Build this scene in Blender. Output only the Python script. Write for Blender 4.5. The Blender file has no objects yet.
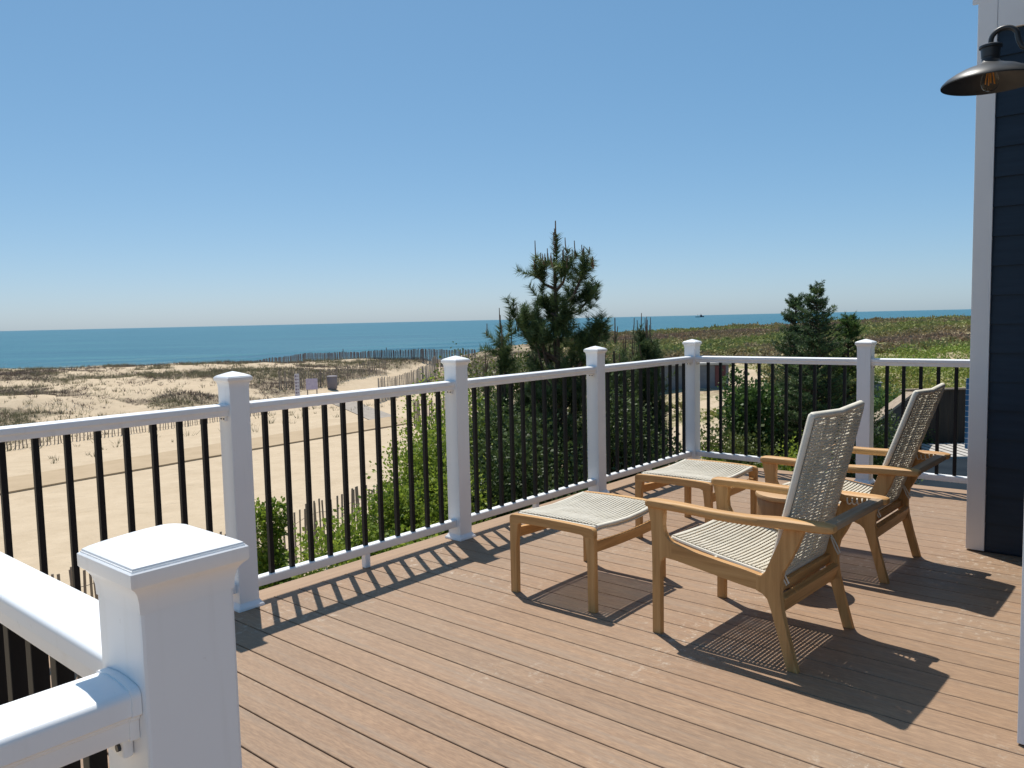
import bpy, bmesh, math, random
import numpy as np
from mathutils import Vector, Matrix
R = math.radians
sc = bpy.context.scene
col = sc.collection
random.seed(7); rng = np.random.default_rng(7)

# ------------------------------------------------------------------ camera
CX, CY, CZ = -2.10893, -3.62872, 1.41935
FW = (0.75965, 0.65034); RT = (0.65034, -0.75965)      # ground directions: ahead / to the right
FPX, PITCH, ROLL = 799.17, 0.0805487, -0.0226154
def W(u, v, z=0.0):
    """ground frame (u metres right, v metres ahead of where one stands) -> scene"""
    return Vector((CX + u*RT[0] + v*FW[0], CY + u*RT[1] + v*FW[1], z))
cd = bpy.data.cameras.new('camera'); cam = bpy.data.objects.new('camera', cd); col.objects.link(cam)
cp, sp = math.cos(PITCH), math.sin(PITCH); cr, sr = math.cos(ROLL), math.sin(ROLL)
right0 = Vector((RT[0], RT[1], 0)); fwd = Vector((FW[0]*cp, FW[1]*cp, -sp)); up0 = Vector((FW[0]*sp, FW[1]*sp, cp))
rr = cr*right0 + sr*up0; uu = -sr*right0 + cr*up0
m = Matrix.Identity(4)
for i in range(3): m[i][0], m[i][1], m[i][2] = rr[i], uu[i], -fwd[i]
m[0][3], m[1][3], m[2][3] = CX, CY, CZ
cam.matrix_world = m
cd.sensor_width = 36; cd.sensor_fit = 'HORIZONTAL'; cd.lens = FPX*36/1024
cd.clip_start = 0.05; cd.clip_end = 200000
sc.camera = cam

# ------------------------------------------------------------------ light
w = bpy.data.worlds.new('World'); sc.world = w; w.use_nodes = True
nt = w.node_tree; bg = nt.nodes['Background']
sky = nt.nodes.new('ShaderNodeTexSky'); sky.sky_type = 'NISHITA'; sky.sun_disc = False
SD = Vector((.226, .39, 1.0)).normalized()
sky.sun_elevation = math.asin(SD.z); sky.sun_rotation = math.atan2(SD.x, SD.y)
sky.altitude = 0; sky.air_density = 0.7; sky.dust_density = 0.6; sky.ozone_density = 5.0
tn = nt.nodes.new('ShaderNodeMix'); tn.data_type = 'RGBA'; tn.blend_type = 'MULTIPLY'; tn.inputs[0].default_value = 1.0
tn.inputs[7].default_value = (1.02, 1.17, 1.19, 1); nt.links.new(sky.outputs[0], tn.inputs[6])   # cleaner, bluer air than the stock sky
spl = nt.nodes.new('ShaderNodeSeparateColor'); cmb = nt.nodes.new('ShaderNodeCombineColor'); nt.links.new(tn.outputs[2], spl.inputs[0])
SK = 0.092*2**0.2
for i_, (ga, am) in enumerate(((.93, .90), (.68, .781), (.58, .824))):      # softer, hazier roll-off of the sky's brightness
    a1 = nt.nodes.new('ShaderNodeMath'); a1.operation = 'MULTIPLY'; a1.inputs[1].default_value = SK; nt.links.new(spl.outputs[i_], a1.inputs[0])
    a2 = nt.nodes.new('ShaderNodeMath'); a2.operation = 'POWER'; a2.inputs[1].default_value = ga; nt.links.new(a1.outputs[0], a2.inputs[0])
    a3 = nt.nodes.new('ShaderNodeMath'); a3.operation = 'MULTIPLY'; a3.inputs[1].default_value = am/SK; nt.links.new(a2.outputs[0], a3.inputs[0]); nt.links.new(a3.outputs[0], cmb.inputs[i_])
nt.links.new(cmb.outputs[0], bg.inputs[0]); bg.inputs[1].default_value = 0.092
sl = bpy.data.lights.new('sun', 'SUN'); so = bpy.data.objects.new('sun', sl); col.objects.link(so)
sl.energy = 4.3; sl.angle = R(.53); sl.color = (1, .955, .88)
so.rotation_euler = (-SD).to_track_quat('-Z', 'Y').to_euler(); so.location = (0, 0, 30)
sc.view_settings.view_transform = 'Standard'; sc.view_settings.look = 'None'
sc.view_settings.gamma = 1; sc.view_settings.use_curve_mapping = False; sc.view_settings.exposure = 0.2
sc.cycles.max_bounces = 8; sc.cycles.transparent_max_bounces = 8
sc.cycles.use_denoising = True

# ------------------------------------------------------------------ materials
class NT:
    def __init__(s, name):
        s.m = bpy.data.materials.new(name); s.m.use_nodes = True; s.t = s.m.node_tree
        s.b = s.t.nodes['Principled BSDF']; s.out = s.t.nodes['Material Output']
    def n(s, typ, **kw):
        o = s.t.nodes.new('ShaderNode' + typ)
        for k, v in kw.items():
            if k.startswith('i_'):
                key = k[2:]
                o.inputs[int(key) if key.isdigit() else key].default_value = v
            else: setattr(o, k, v)
        return o
    def l(s, a, b): s.t.links.new(a, b)
    def coord(s, kind='Object', scale=(1, 1, 1)):
        c = s.n('TexCoord'); mp = s.n('Mapping'); mp.inputs['Scale'].default_value = scale
        s.l(c.outputs[kind], mp.inputs[0]); return mp.outputs[0]
    def noise(s, vec, scale, detail=4, rough=.55):
        o = s.n('TexNoise'); o.inputs['Scale'].default_value = scale; o.inputs['Detail'].default_value = detail
        o.inputs['Roughness'].default_value = rough; s.l(vec, o.inputs['Vector']); return o.outputs['Fac']
    def ramp(s, fac, stops):
        o = s.n('ValToRGB'); e = o.color_ramp.elements
        while len(e) < len(stops): e.new(.5)
        for el, (p, c) in zip(e, stops): el.position = p; el.color = (*c, 1) if len(c) == 3 else c
        s.l(fac, o.inputs[0]); return o.outputs[0]
    def mix(s, fac, a, b, mode='MIX'):
        o = s.n('Mix', data_type='RGBA', blend_type=mode)
        if isinstance(fac, float): o.inputs[0].default_value = fac
        else: s.l(fac, o.inputs[0])
        for k, x in ((6, a), (7, b)):
            if isinstance(x, tuple): o.inputs[k].default_value = (*x, 1)
            else: s.l(x, o.inputs[k])
        return o.outputs[2]
    def math(s, op, a, b=None):
        o = s.n('Math', operation=op)
        for k, x in ((0, a), (1, b)):
            if x is None: continue
            if isinstance(x, (float, int)): o.inputs[k].default_value = x
            else: s.l(x, o.inputs[k])
        return o.outputs[0]
    def bump(s, h, strength=.3, dist=.01):
        o = s.n('Bump'); o.inputs['Strength'].default_value = strength; o.inputs['Distance'].default_value = dist
        s.l(h, o.inputs['Height']); s.l(o.outputs[0], s.b.inputs['Normal'])
    def base(s, c):
        if isinstance(c, tuple): s.b.inputs['Base Color'].default_value = (*c, 1)
        else: s.l(c, s.b.inputs['Base Color'])
    def rough(s, v, spec=None):
        s.b.inputs['Roughness'].default_value = v
        if spec is not None: s.b.inputs['Specular IOR Level'].default_value = spec

def mat_paint(name, c, c2, rough=.4, sc_=3.0, spec=.5):
    k = NT(name); v = k.coord()
    f = k.noise(v, sc_, 5); k.base(k.ramp(f, [(.3, c2), (.65, c)])); k.rough(rough, spec)
    k.bump(k.noise(v, 60, 3), .06, .002); return k.m
def mat_vinyl():
    k = NT('white_vinyl'); v = k.coord(); f = k.noise(v, 2.2, 6, .6); g = k.noise(v, 55, 4, .7); st = k.noise(k.coord('Object', (40, 40, 2.5)), 1, 4)
    c = k.ramp(f, [(.3, (.85, .85, .85)), (.65, (.89, .89, .885))])
    c = k.mix(k.math('MULTIPLY', k.ramp(g, [(.66, (0, 0, 0)), (.74, (1, 1, 1))]), .35), c, (.50, .47, .43))
    c = k.mix(k.math('MULTIPLY', k.ramp(st, [(.58, (0, 0, 0)), (.75, (1, 1, 1))]), .16), c, (.60, .57, .52))
    k.base(c); k.rough(.38, .5); k.l(k.ramp(f, [(.3, (.30, .30, .30)), (.7, (.48, .48, .48))]), k.b.inputs['Roughness']); k.bump(g, .05, .002); return k.m
M_white = mat_vinyl()
M_trim = mat_paint('white_trim_board', (.86, .86, .85), (.81, .81, .81), .5)
M_black = mat_paint('black_aluminium', (.006, .007, .009), (.009, .010, .012), .5, spec=.25)
M_dark = mat_paint('dark_metal', (.02, .023, .026), (.035, .037, .04), .42)
M_darkfascia = mat_paint('under_deck', (.10, .07, .055), (.07, .05, .04), .8)

def mat_wood(name, axis, c1, c2, c3, rough=.55):
    k = NT(name); s = [26, 26, 26]; s['xyz'.index(axis)] = 1.6
    oi = k.n('ObjectInfo'); co = k.n('TexCoord'); mp = k.n('Mapping'); mp.inputs['Scale'].default_value = s
    k.l(co.outputs['Object'], mp.inputs[0])
    ad = k.n('VectorMath', operation='ADD'); k.l(mp.outputs[0], ad.inputs[0])
    mu = k.n('VectorMath', operation='SCALE'); mu.inputs[0].default_value = (17, 31, 11); k.l(oi.outputs['Random'], mu.inputs['Scale'])
    k.l(mu.outputs[0], ad.inputs[1])
    f = k.noise(ad.outputs[0], 1.3, 7, .62)
    cc = k.ramp(f, [(.28, c3), (.48, c2), (.72, c1)])
    f2 = k.noise(co.outputs['Object'], 4.5, 3)
    cc = k.mix(k.math('MULTIPLY', f2, .35), cc, c2)
    k.base(cc); k.rough(rough, .35); k.bump(f, .25, .003); return k.m
TK = ((.66, .40, .165), (.52, .285, .105), (.33, .165, .055))
M_teak = {a: mat_wood('teak_' + a, a, *TK) for a in 'xyz'}
M_teakgrey = mat_wood('weathered_teak', 'x', (.46, .36, .25), (.34, .25, .165), (.22, .155, .10), .7)
M_stump = mat_wood('stump_wood', 'z', (.46, .27, .12), (.37, .205, .09), (.25, .13, .055))
M_stumptop = mat_wood('stump_top_wood', 'y', (.58, .36, .18), (.50, .30, .14), (.40, .22, .10), .5)
M_tan = mat_wood('tan_timber', 'x', (.42, .33, .23), (.34, .26, .18), (.25, .18, .12), .8)
M_picket = mat_wood('weathered_picket', 'z', (.40, .33, .26), (.30, .24, .19), (.19, .15, .12), .9)
M_picketlit = mat_wood('sunlit_picket', 'z', (.56, .49, .40), (.46, .39, .31), (.34, .28, .21), .9)  # picket wood lightened: sunshine on the path fence put into the colour
M_picketshade = mat_wood('shaded_picket', 'z', (.26, .22, .20), (.19, .16, .15), (.12, .10, .095), .9)  # picket wood darkened: shade of the backlit far fence painted into the colour
M_brownfence = mat_wood('brown_fence', 'z', (.06, .045, .032), (.042, .032, .024), (.028, .022, .017), .8)

def mat_cord():
    k = NT('woven_cord'); v = k.coord()
    f = k.noise(v, 9, 4); f2 = k.noise(v, 160, 2)
    k.base(k.mix(k.math('MULTIPLY', f2, .5), k.ramp(f, [(.3, (.68, .63, .52)), (.7, (.85, .80, .69))]), (.58, .53, .44)))
    k.rough(.8, .2); k.bump(f2, .35, .001); return k.m
M_cord = mat_cord()

PIT, PH = .1530, -.441
def mat_deck():
    k = NT('composite_decking'); co = k.n('TexCoord'); sx = k.n('SeparateXYZ'); k.l(co.outputs['Object'], sx.inputs[0])
    idx = k.math('FLOOR', k.math('DIVIDE', k.math('SUBTRACT', sx.outputs[0], PH), PIT))
    wn = k.n('TexWhiteNoise', noise_dimensions='1D'); k.l(idx, wn.inputs['W'])
    cb = k.n('CombineXYZ'); k.l(k.math('MULTIPLY', sx.outputs[0], 34.0), cb.inputs[0]); k.l(k.math('ADD', k.math('MULTIPLY', sx.outputs[1], 2.6), k.math('MULTIPLY', wn.outputs['Value'], 40.0)), cb.inputs[1]); k.l(k.math('MULTIPLY', idx, 3.7), cb.inputs[2])
    streak = k.noise(cb.outputs[0], 1.6, 8, .68)
    cb2 = k.n('CombineXYZ'); k.l(k.math('MULTIPLY', sx.outputs[0], 120.0), cb2.inputs[0]); k.l(k.math('MULTIPLY', sx.outputs[1], 20.0), cb2.inputs[1]); k.l(k.math('MULTIPLY', idx, 5.1), cb2.inputs[2])
    fine = k.noise(cb2.outputs[0], 1.2, 4, .6)
    cb3 = k.n('CombineXYZ'); k.l(k.math('MULTIPLY', sx.outputs[0], 14.0), cb3.inputs[0]); k.l(k.math('MULTIPLY', sx.outputs[1], .55), cb3.inputs[1]); k.l(k.math('MULTIPLY', idx, 9.1), cb3.inputs[2]); broad = k.noise(cb3.outputs[0], 1.5, 5, .6)
    c = k.ramp(streak, [(.22, (.20, .126, .078)), (.42, (.305, .190, .114)), (.6, (.365, .231, .139)), (.8, (.425, .280, .172))])
    c = k.mix(k.ramp(fine, [(.38, (0, 0, 0)), (.62, (.6, .6, .6))]), c, (.20, .122, .074))
    c = k.mix(k.ramp(broad, [(.50, (0, 0, 0)), (.72, (.45, .45, .45))]), c, (.255, .21, .165))
    bt = k.ramp(wn.outputs['Value'], [(0, (.93, .93, .93)), (.5, (1.0, 1.0, 1.0)), (1, (1.06, 1.05, 1.04))])
    c = k.mix(1.0, c, bt, 'MULTIPLY')
    # chalky scuffs and dusty traffic marks
    n1 = k.noise(co.outputs['Object'], 1.3, 2); n2 = k.noise(co.outputs['Object'], 22, 6, .75)
    d = k.math('MULTIPLY', k.ramp(n1, [(.50, (0, 0, 0)), (.68, (1, 1, 1))]), k.ramp(n2, [(.54, (0, 0, 0)), (.68, (1, 1, 1))]))
    c = k.mix(k.math('MULTIPLY', d, .85), c, (.60, .52, .42))
    g = k.noise(co.outputs['Object'], .7, 3)
    c = k.mix(k.math('MULTIPLY', k.ramp(g, [(.35, (0, 0, 0)), (.7, (1, 1, 1))]), .25), c, (.36, .28, .20))
    k.base(c); k.rough(.62, .35)
    k.bump(k.math('ADD', streak, k.math('MULTIPLY', fine, .6)), .35, .003); return k.m
M_deck = mat_deck()
M_fascia = mat_wood('fascia_board', 'x', (.38, .255, .16), (.335, .22, .137), (.27, .175, .11), .65)
M_frameY = mat_wood('fascia_board_side', 'y', (.38, .255, .16), (.335, .22, .137), (.27, .175, .11), .65)

def mat_siding():
    k = NT('navy_siding'); v = k.coord('Object', (1.2, 1.2, 16)); f = k.noise(v, 2.5, 5)
    k.base(k.ramp(f, [(.3, (.008, .022, .042)), (.7, (.013, .031, .056))])); k.rough(.55, .4); k.bump(f, .2, .003); return k.m
M_navy = mat_siding()

def mat_leaf(name, a, b, c, trans=.3, rough=.5):
    k = NT(name); at = k.n('Attribute', attribute_name='tint')
    cc = k.ramp(at.outputs['Fac'], [(0, a), (.5, b), (1, c)])
    k.base(cc); k.rough(rough, .3)
    tr = k.n('BsdfTranslucent'); k.l(cc, tr.inputs[0]); ms = k.n('MixShader'); ms.inputs[0].default_value = trans
    k.l(k.b.outputs[0], ms.inputs[1]); k.l(tr.outputs[0], ms.inputs[2]); k.l(ms.outputs[0], k.out.inputs[0]); return k.m
M_shrub = mat_leaf('shrub_leaf', (.10, .165, .02), (.23, .31, .04), (.44, .50, .08), .46)
M_pine = mat_leaf('pine_needle', (.06, .095, .038), (.10, .15, .055), (.20, .25, .09), .28)
M_dkleaf = mat_leaf('dark_leaf', (.04, .065, .02), (.075, .115, .035), (.15, .20, .06), .3)
M_spruce = mat_leaf('spruce_needle', (.045, .08, .036), (.085, .14, .055), (.18, .25, .09), .25)
M_yew = mat_leaf('bright_leaf', (.05, .10, .025), (.09, .16, .04), (.17, .26, .07), .35)
M_olive = mat_leaf('olive_leaf', (.07, .10, .025), (.13, .16, .04), (.22, .22, .07), .3)
M_grass = mat_leaf('beach_grass', (.14, .125, .075), (.20, .185, .10), (.31, .28, .17), .25, .8)
M_twig = mat_leaf('dry_twig', (.12, .09, .075), (.19, .14, .11), (.27, .21, .16), .05, .9)
M_scrub = mat_leaf('dune_scrub', (.20, .155, .07), (.25, .25, .06), (.26, .34, .065), .25, .7)
M_bark = mat_wood('bark', 'z', (.16, .115, .085), (.11, .078, .058), (.06, .042, .032), .9)
M_candle = mat_wood('pine_candle', 'z', (.28, .19, .13), (.22, .14, .09), (.15, .09, .06), .8)
M_red = mat_leaf('rose_petal', (.55, .05, .12), (.62, .08, .18), (.7, .15, .25), .3)

# ------------------------------------------------------------------ object helpers
def link(name, me, mt, parent=None, smooth=False):
    o = bpy.data.objects.new(name, me); col.objects.link(o)
    if mt is not None:
        for x in (mt if isinstance(mt, (list, tuple)) else [mt]): me.materials.append(x)
    if parent is not None: o.parent = parent
    if smooth: me.polygons.foreach_set('use_smooth', [True]*len(me.polygons))
    return o
def tag(o, label, cat, group=None, kind=None):
    if label: o['label'] = label
    if cat: o['category'] = cat
    if group: o['group'] = group
    if kind: o['kind'] = kind
    return o
def thing(name, label, cat, loc=(0, 0, 0), rz=0, group=None):
    o = bpy.data.objects.new(name, None); col.objects.link(o); o.location = loc; o.rotation_euler = (0, 0, rz)
    o.empty_display_size = .1
    return tag(o, label, cat, group)
def children(o): return [c for c in bpy.data.objects if c.parent == o]
def copy_tree(o, parent=None):
    kids = children(o); c = o.copy(); col.objects.link(c); c.parent = parent
    for ch in kids: copy_tree(ch, c)
    return c

class MB:
    def __init__(s): s.v = []; s.f = []; s.mi = []; s.cur = 0
    def add(s, vs, fs):
        n = len(s.v); s.v += [tuple(x) for x in vs]; s.f += [tuple(i+n for i in f) for f in fs]; s.mi += [s.cur]*len(fs)
    def box(s, x0, x1, y0, y1, z0, z1, bev=0.0):
        if bev <= 0:
            vs = [(x, y, z) for z in (z0, z1) for y in (y0, y1) for x in (x0, x1)]
            s.add(vs, [(0, 2, 3, 1), (4, 5, 7, 6), (0, 1, 5, 4), (2, 6, 7, 3), (0, 4, 6, 2), (1, 3, 7, 5)])
        else:
            bm = bmesh.new(); bmesh.ops.create_cube(bm, size=1)
            for v in bm.verts: v.co = Vector(((x0+x1)/2+v.co.x*(x1-x0), (y0+y1)/2+v.co.y*(y1-y0), (z0+z1)/2+v.co.z*(z1-z0)))
            bmesh.ops.bevel(bm, geom=bm.edges[:], offset=bev, segments=2, affect='EDGES', profile=.6)
            s.bm(bm)
    def bm(s, bm, mat=None):
        if mat is not None: bm.transform(mat)
        bm.verts.index_update(); s.add([v.co[:] for v in bm.verts], [[v.index for v in f.verts] for f in bm.faces]); bm.free()
    def obox(s, p0, p1, wd, z0, z1, bev=0):        # box along a ground line
        p0 = Vector(p0[:2]); p1 = Vector(p1[:2]); d = p1-p0; L = d.length; a = math.atan2(d.y, d.x)
        q = MB(); q.box(0, L, -wd/2, wd/2, z0, z1, bev); M_ = Matrix.Translation((p0.x, p0.y, 0)) @ Matrix.Rotation(a, 4, 'Z')
        s.add([M_ @ Vector(v) for v in q.v], q.f)
    def tube(s, pts, r, n=8, caps=True):
        pts = [Vector(p) for p in pts]; rs = r if isinstance(r, (list, tuple)) else [r]*len(pts)
        base = len(s.v); ref = None; vs = []; fs = []
        for i, p in enumerate(pts):
            t = (pts[min(i+1, len(pts)-1)] - pts[max(i-1, 0)]).normalized()
            if ref is None: ref = Vector((0, 0, 1)) if abs(t.z) < .9 else Vector((1, 0, 0))
            a = (ref - t*ref.dot(t)).normalized(); b = t.cross(a); ref = a
            for k in range(n):
                th = 2*math.pi*k/n; vs.append(p + (a*math.cos(th)+b*math.sin(th))*rs[i])
        for i in range(len(pts)-1):
            for k in range(n): fs.append((i*n+k, i*n+(k+1) % n, (i+1)*n+(k+1) % n, (i+1)*n+k))
        if caps: fs.append(tuple(range(n-1, -1, -1))); fs.append(tuple((len(pts)-1)*n+k for k in range(n)))
        s.add(vs, fs)
    def lathe(s, prof, n=32, c=(0, 0, 0), close=False):
        vs = []; fs = []
        for (r, z) in prof:
            for k in range(n):
                th = 2*math.pi*k/n; vs.append((c[0]+r*math.cos(th), c[1]+r*math.sin(th), c[2]+z))
        m_ = len(prof)
        for i in range(m_-1 if not close else m_):
            j = (i+1) % m_
            for k in range(n): fs.append((i*n+k, i*n+(k+1) % n, j*n+(k+1) % n, j*n+k))
        s.add(vs, fs)
    def sweep(s, prof, p0, p1, up=Vector((0, 0, 1))):
        """prof: list of (side, z) closed; straight from p0 to p1"""
        p0 = Vector(p0); p1 = Vector(p1); d = (p1-p0).normalized(); sd = d.cross(up).normalized()
        vs = [p0+sd*a+up*b for a, b in prof]+[p1+sd*a+up*b for a, b in prof]; n = len(prof)
        fs = [(k, (k+1) % n, n+(k+1) % n, n+k) for k in range(n)]+[tuple(range(n-1, -1, -1)), tuple(range(n, 2*n))]
        s.add(vs, fs)
    def prism(s, outline, x0, x1, bev=.004):
        """outline in (y,z), extruded along x, edges eased"""
        bm = bmesh.new(); a = [bm.verts.new((x0, y, z)) for y, z in outline]; f = bm.faces.new(a)
        r = bmesh.ops.extrude_face_region(bm, geom=[f]); vs = [g for g in r['geom'] if isinstance(g, bmesh.types.BMVert)]
        for v in vs: v.co.x = x1
        bmesh.ops.recalc_face_normals(bm, faces=bm.faces[:])
        if bev > 0:
            es = [e for e in bm.edges if abs(e.verts[0].co.x-e.verts[1].co.x) < 1e-6]
            bmesh.ops.bevel(bm, geom=es, offset=bev, segments=2, affect='EDGES', profile=.6)
        s.bm(bm)
    def build(s, name, mt, parent=None, smooth=False, fixn=True):
        me = bpy.data.meshes.new(name); me.from_pydata(s.v, [], s.f)
        o = link(name, me, mt, parent)
        if any(s.mi): me.polygons.foreach_set('material_index', s.mi)
        if fixn:
            bm = bmesh.new(); bm.from_mesh(me); bmesh.ops.recalc_face_normals(bm, faces=bm.faces[:]); bm.to_mesh(me); bm.free()
        if smooth:
            me.polygons.foreach_set('use_smooth', [True]*len(me.polygons))
            try: me.set_sharp_from_angle(angle=R(38))
            except Exception: pass
        me.update(); return o

def fast_mesh(name, V, nper, mt, parent=None, tint=None):
    """V: (N,nper,3) separate faces of nper corners"""
    N = V.shape[0]; me = bpy.data.meshes.new(name)
    me.vertices.add(N*nper); me.vertices.foreach_set('co', V.reshape(-1).astype(np.float32))
    me.loops.add(N*nper); me.loops.foreach_set('vertex_index', np.arange(N*nper, dtype=np.int32))
    me.polygons.add(N); me.polygons.foreach_set('loop_start', (np.arange(N)*nper).astype(np.int32))
    try: me.polygons.foreach_set('loop_total', np.full(N, nper, dtype=np.int32))
    except Exception: pass
    if tint is None: tint = rng.random(N)
    a = me.attributes.new('tint', 'FLOAT', 'FACE'); a.data.foreach_set('value', np.clip(tint, 0, 1).astype(np.float32))
    me.update(calc_edges=True); me.validate()
    return link(name, me, mt, parent)

def unit(a): return a/np.maximum(np.linalg.norm(a, axis=-1, keepdims=True), 1e-9)
def leaves(P, size, up=.35, asp=.55, out=None):
    """a folded diamond leaf at each point"""
    N = len(P); d = unit(rng.normal(size=(N, 3)) + (0 if out is None else out*1.2)); d[:, 2] += up*.5; d = unit(d)
    nrm = unit(rng.normal(size=(N, 3)) + np.array([0, 0, up*3])); sd = unit(np.cross(d, nrm))
    L = size*(.6+.8*rng.random((N, 1))); w_ = L*asp/2
    V = np.stack([P, P+d*L*.5+sd*w_, P+d*L, P+d*L*.5-sd*w_], 1); return V

# ------------------------------------------------------------------ terrain
_t = rng.random((64, 64))
def vnoise(x, y):
    xi = np.floor(x).astype(int); yi = np.floor(y).astype(int); fx = x-xi; fy = y-yi
    fx = fx*fx*(3-2*fx); fy = fy*fy*(3-2*fy); g = lambda a, b: _t[a % 64, b % 64]
    return (g(xi, yi)*(1-fx)+g(xi+1, yi)*fx)*(1-fy)+(g(xi, yi+1)*(1-fx)+g(xi+1, yi+1)*fx)*fy
def fbm(x, y, o=4):
    r = 0; a = .5; t = 0
    for k in range(o): r = r+a*vnoise(x*2**k+13*k, y*2**k+7*k); t += a; a *= .55
    return r/t
def sstep(t): t = np.clip(t, 0, 1); return t*t*(3-2*t)
GZ = -2.7
S_ = [-1.2, -.64, -.35, -.22, -.1, 0, .16, .4, .57, 1.0]
VR = [62, 58, 57, 57, 60, 72, 95, 95, 90, 90]
ZR = [-1.4, -1.42, -1.40, -1.50, -1.75, -1.1, -.62, -.15, .28, .4]
VS = [26, 27, 36, 42, 46, 40, 24, 20, 18, 18]
def path_dist(u, v):
    pts = [(-16, 33), (-11.5, 40), (-8.6, 48), (-6.3, 57), (-4, 64)]; d = np.full(np.shape(u), 99.)
    for (a, b), (c, e) in zip(pts[:-1], pts[1:]):
        L = (c-a)**2+(e-b)**2; t = np.clip(((u-a)*(c-a)+(v-b)*(e-b))/L, 0, 1)
        d = np.minimum(d, np.hypot(u-a-t*(c-a), v-b-t*(e-b)))
    return d
def T(u, v):
    u = np.asarray(u, float); v = np.asarray(v, float); s = np.clip(u/np.maximum(v, 18), -1.2, 1.0)
    vr = np.interp(s, S_, VR); zr = np.interp(s, S_, ZR); vs = np.interp(s, S_, VS)
    t = (v-vs)/(vr-vs); rise = sstep(t*1.0)*.55 + .45*sstep(t*2.2)
    amp = sstep((v-vs)/6)
    z = GZ+(zr-GZ)*rise + amp*((fbm(u*.11+5, v*.16, 4)-.5)*1.5*np.clip(1.2-rise, .45, 1) + (fbm(u*.5, v*.5, 3)-.5)*.35)
    z = z - amp*np.clip(1-(path_dist(u, v)/2.6)**2, 0, 1)*.45*rise
    z = z + (fbm(u*.3+3, v*.3+9, 3)-.5)*.05
    z = z - (zr+8.5)*sstep((v-vr-3)/30)
    return z
def veg(u, v):
    """how much the sand is grown over"""
    u = np.asarray(u, float); v = np.asarray(v, float); s = u/np.maximum(v, 14)
    vs = np.interp(np.clip(s, -1.2, 1), S_, VS)
    dune = sstep((v-vs-.5)/3)
    n = fbm(u*.22+40, v*.35+3, 4)
    left = dune*sstep((n-.42)/.14)
    rightw = sstep((s-.02)/.12)*sstep((v-12)/6)
    far = .55+.45*sstep((n-.36)/.15)
    s2 = u/np.maximum(v, 1); clear = sstep((s2-.10)/.05)*sstep((.345-s2)/.05)*sstep((52-v)/8)
    far = far*(1-clear)+clear*.55*sstep((n-.50)/.1)
    r = left*(1-rightw)+rightw*far
    return r*np.clip((path_dist(u, v)-1.2)/1.2, 0, 1)

def axis_pts(lo, hi, fine_lo, fine_hi, step, grow):
    a = list(np.arange(fine_lo, fine_hi, step)); x = fine_hi; d = step
    while x < hi: a.append(x); d *= grow; x += d
    x = fine_lo; d = step; pre = []
    while x > lo: d *= grow; x -= d; pre.append(x)
    return np.array(pre[::-1]+a)
us = axis_pts(-260, 260, -45, 62, .55, 1.12); vs_ = axis_pts(-60, 190, 8, 100, .45, 1.12)
UU, VV = np.meshgrid(us, vs_); ZZ = T(UU, VV)
Vv = np.stack([CX+UU*RT[0]+VV*FW[0], CY+UU*RT[1]+VV*FW[1], ZZ], -1).reshape(-1, 3)
nu, nv = len(us), len(vs_); ii, jj = np.meshgrid(np.arange(nu-1), np.arange(nv-1)); b0 = (jj*nu+ii).reshape(-1)
F4 = np.stack([b0, b0+1, b0+nu+1, b0+nu], -1)
me = bpy.data.meshes.new('ground'); me.from_pydata(Vv.tolist(), [], F4.tolist())
vg = veg(UU, VV).reshape(-1)
at = me.attributes.new('veg', 'FLOAT', 'POINT'); at.data.foreach_set('value', vg.astype(np.float32))
ft = (sstep((UU/np.maximum(VV, 14)-.02)/.12)).reshape(-1)
at = me.attributes.new('green', 'FLOAT', 'POINT'); at.data.foreach_set('value', ft.astype(np.float32))
def mat_ground():
    k = NT('dune_sand'); v = k.coord(); big = k.noise(v, .12, 3); f = k.noise(v, 1.1, 6, .7); g = k.noise(v, 5, 5, .7); h = k.noise(v, 30, 3)
    sand = k.ramp(f, [(.3, (.495, .385, .26)), (.7, (.585, .465, .325))])
    sand = k.mix(k.ramp(k.noise(v, 2.5, 6, .75), [(.60, (0, 0, 0)), (.72, (.35, .35, .35))]), sand, (.36, .27, .18))
    a = k.n('Attribute', attribute_name='veg'); gr = k.n('Attribute', attribute_name='green')
    d = k.ramp(k.math('ADD', k.math('MULTIPLY', g, .8), k.math('MULTIPLY', a.outputs['Fac'], .45)), [(.56, (0, 0, 0)), (.68, (1, 1, 1))])
    d = k.math('MULTIPLY', d, k.math('MINIMUM', k.math('MULTIPLY', a.outputs['Fac'], 4.0), 1.0))
    litter = k.ramp(k.noise(v, 2.0, 5), [(.35, (.19, .145, .105)), (.55, (.22, .18, .12)), (.7, (.18, .165, .095))])
    green = k.ramp(k.noise(v, .35, 5, .6), [(.38, (.20, .15, .085)), (.5, (.19, .18, .07)), (.62, (.15, .19, .045))])
    vegc = k.mix(gr.outputs['Fac'], litter, green)
    k.base(k.mix(k.math('MULTIPLY', d, .74), sand, vegc)); k.rough(.95, .1)
    vo = k.n('TexVoronoi'); vo.inputs['Scale'].default_value = 1.7; k.l(v, vo.inputs['Vector'])
    dim = k.math('MINIMUM', k.math('MULTIPLY', vo.outputs['Distance'], 3.2), 1.0)
    hh_ = k.math('ADD', k.math('ADD', k.math('MULTIPLY', f, 1.0), k.math('MULTIPLY', h, .25)), k.math('MULTIPLY', dim, .35))
    k.bump(hh_, .85, .08); return k.m
go = link('ground', me, mat_ground(), None, True); tag(go, 'pale tan sand flat and dunes below the deck', None, None, 'structure')

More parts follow.
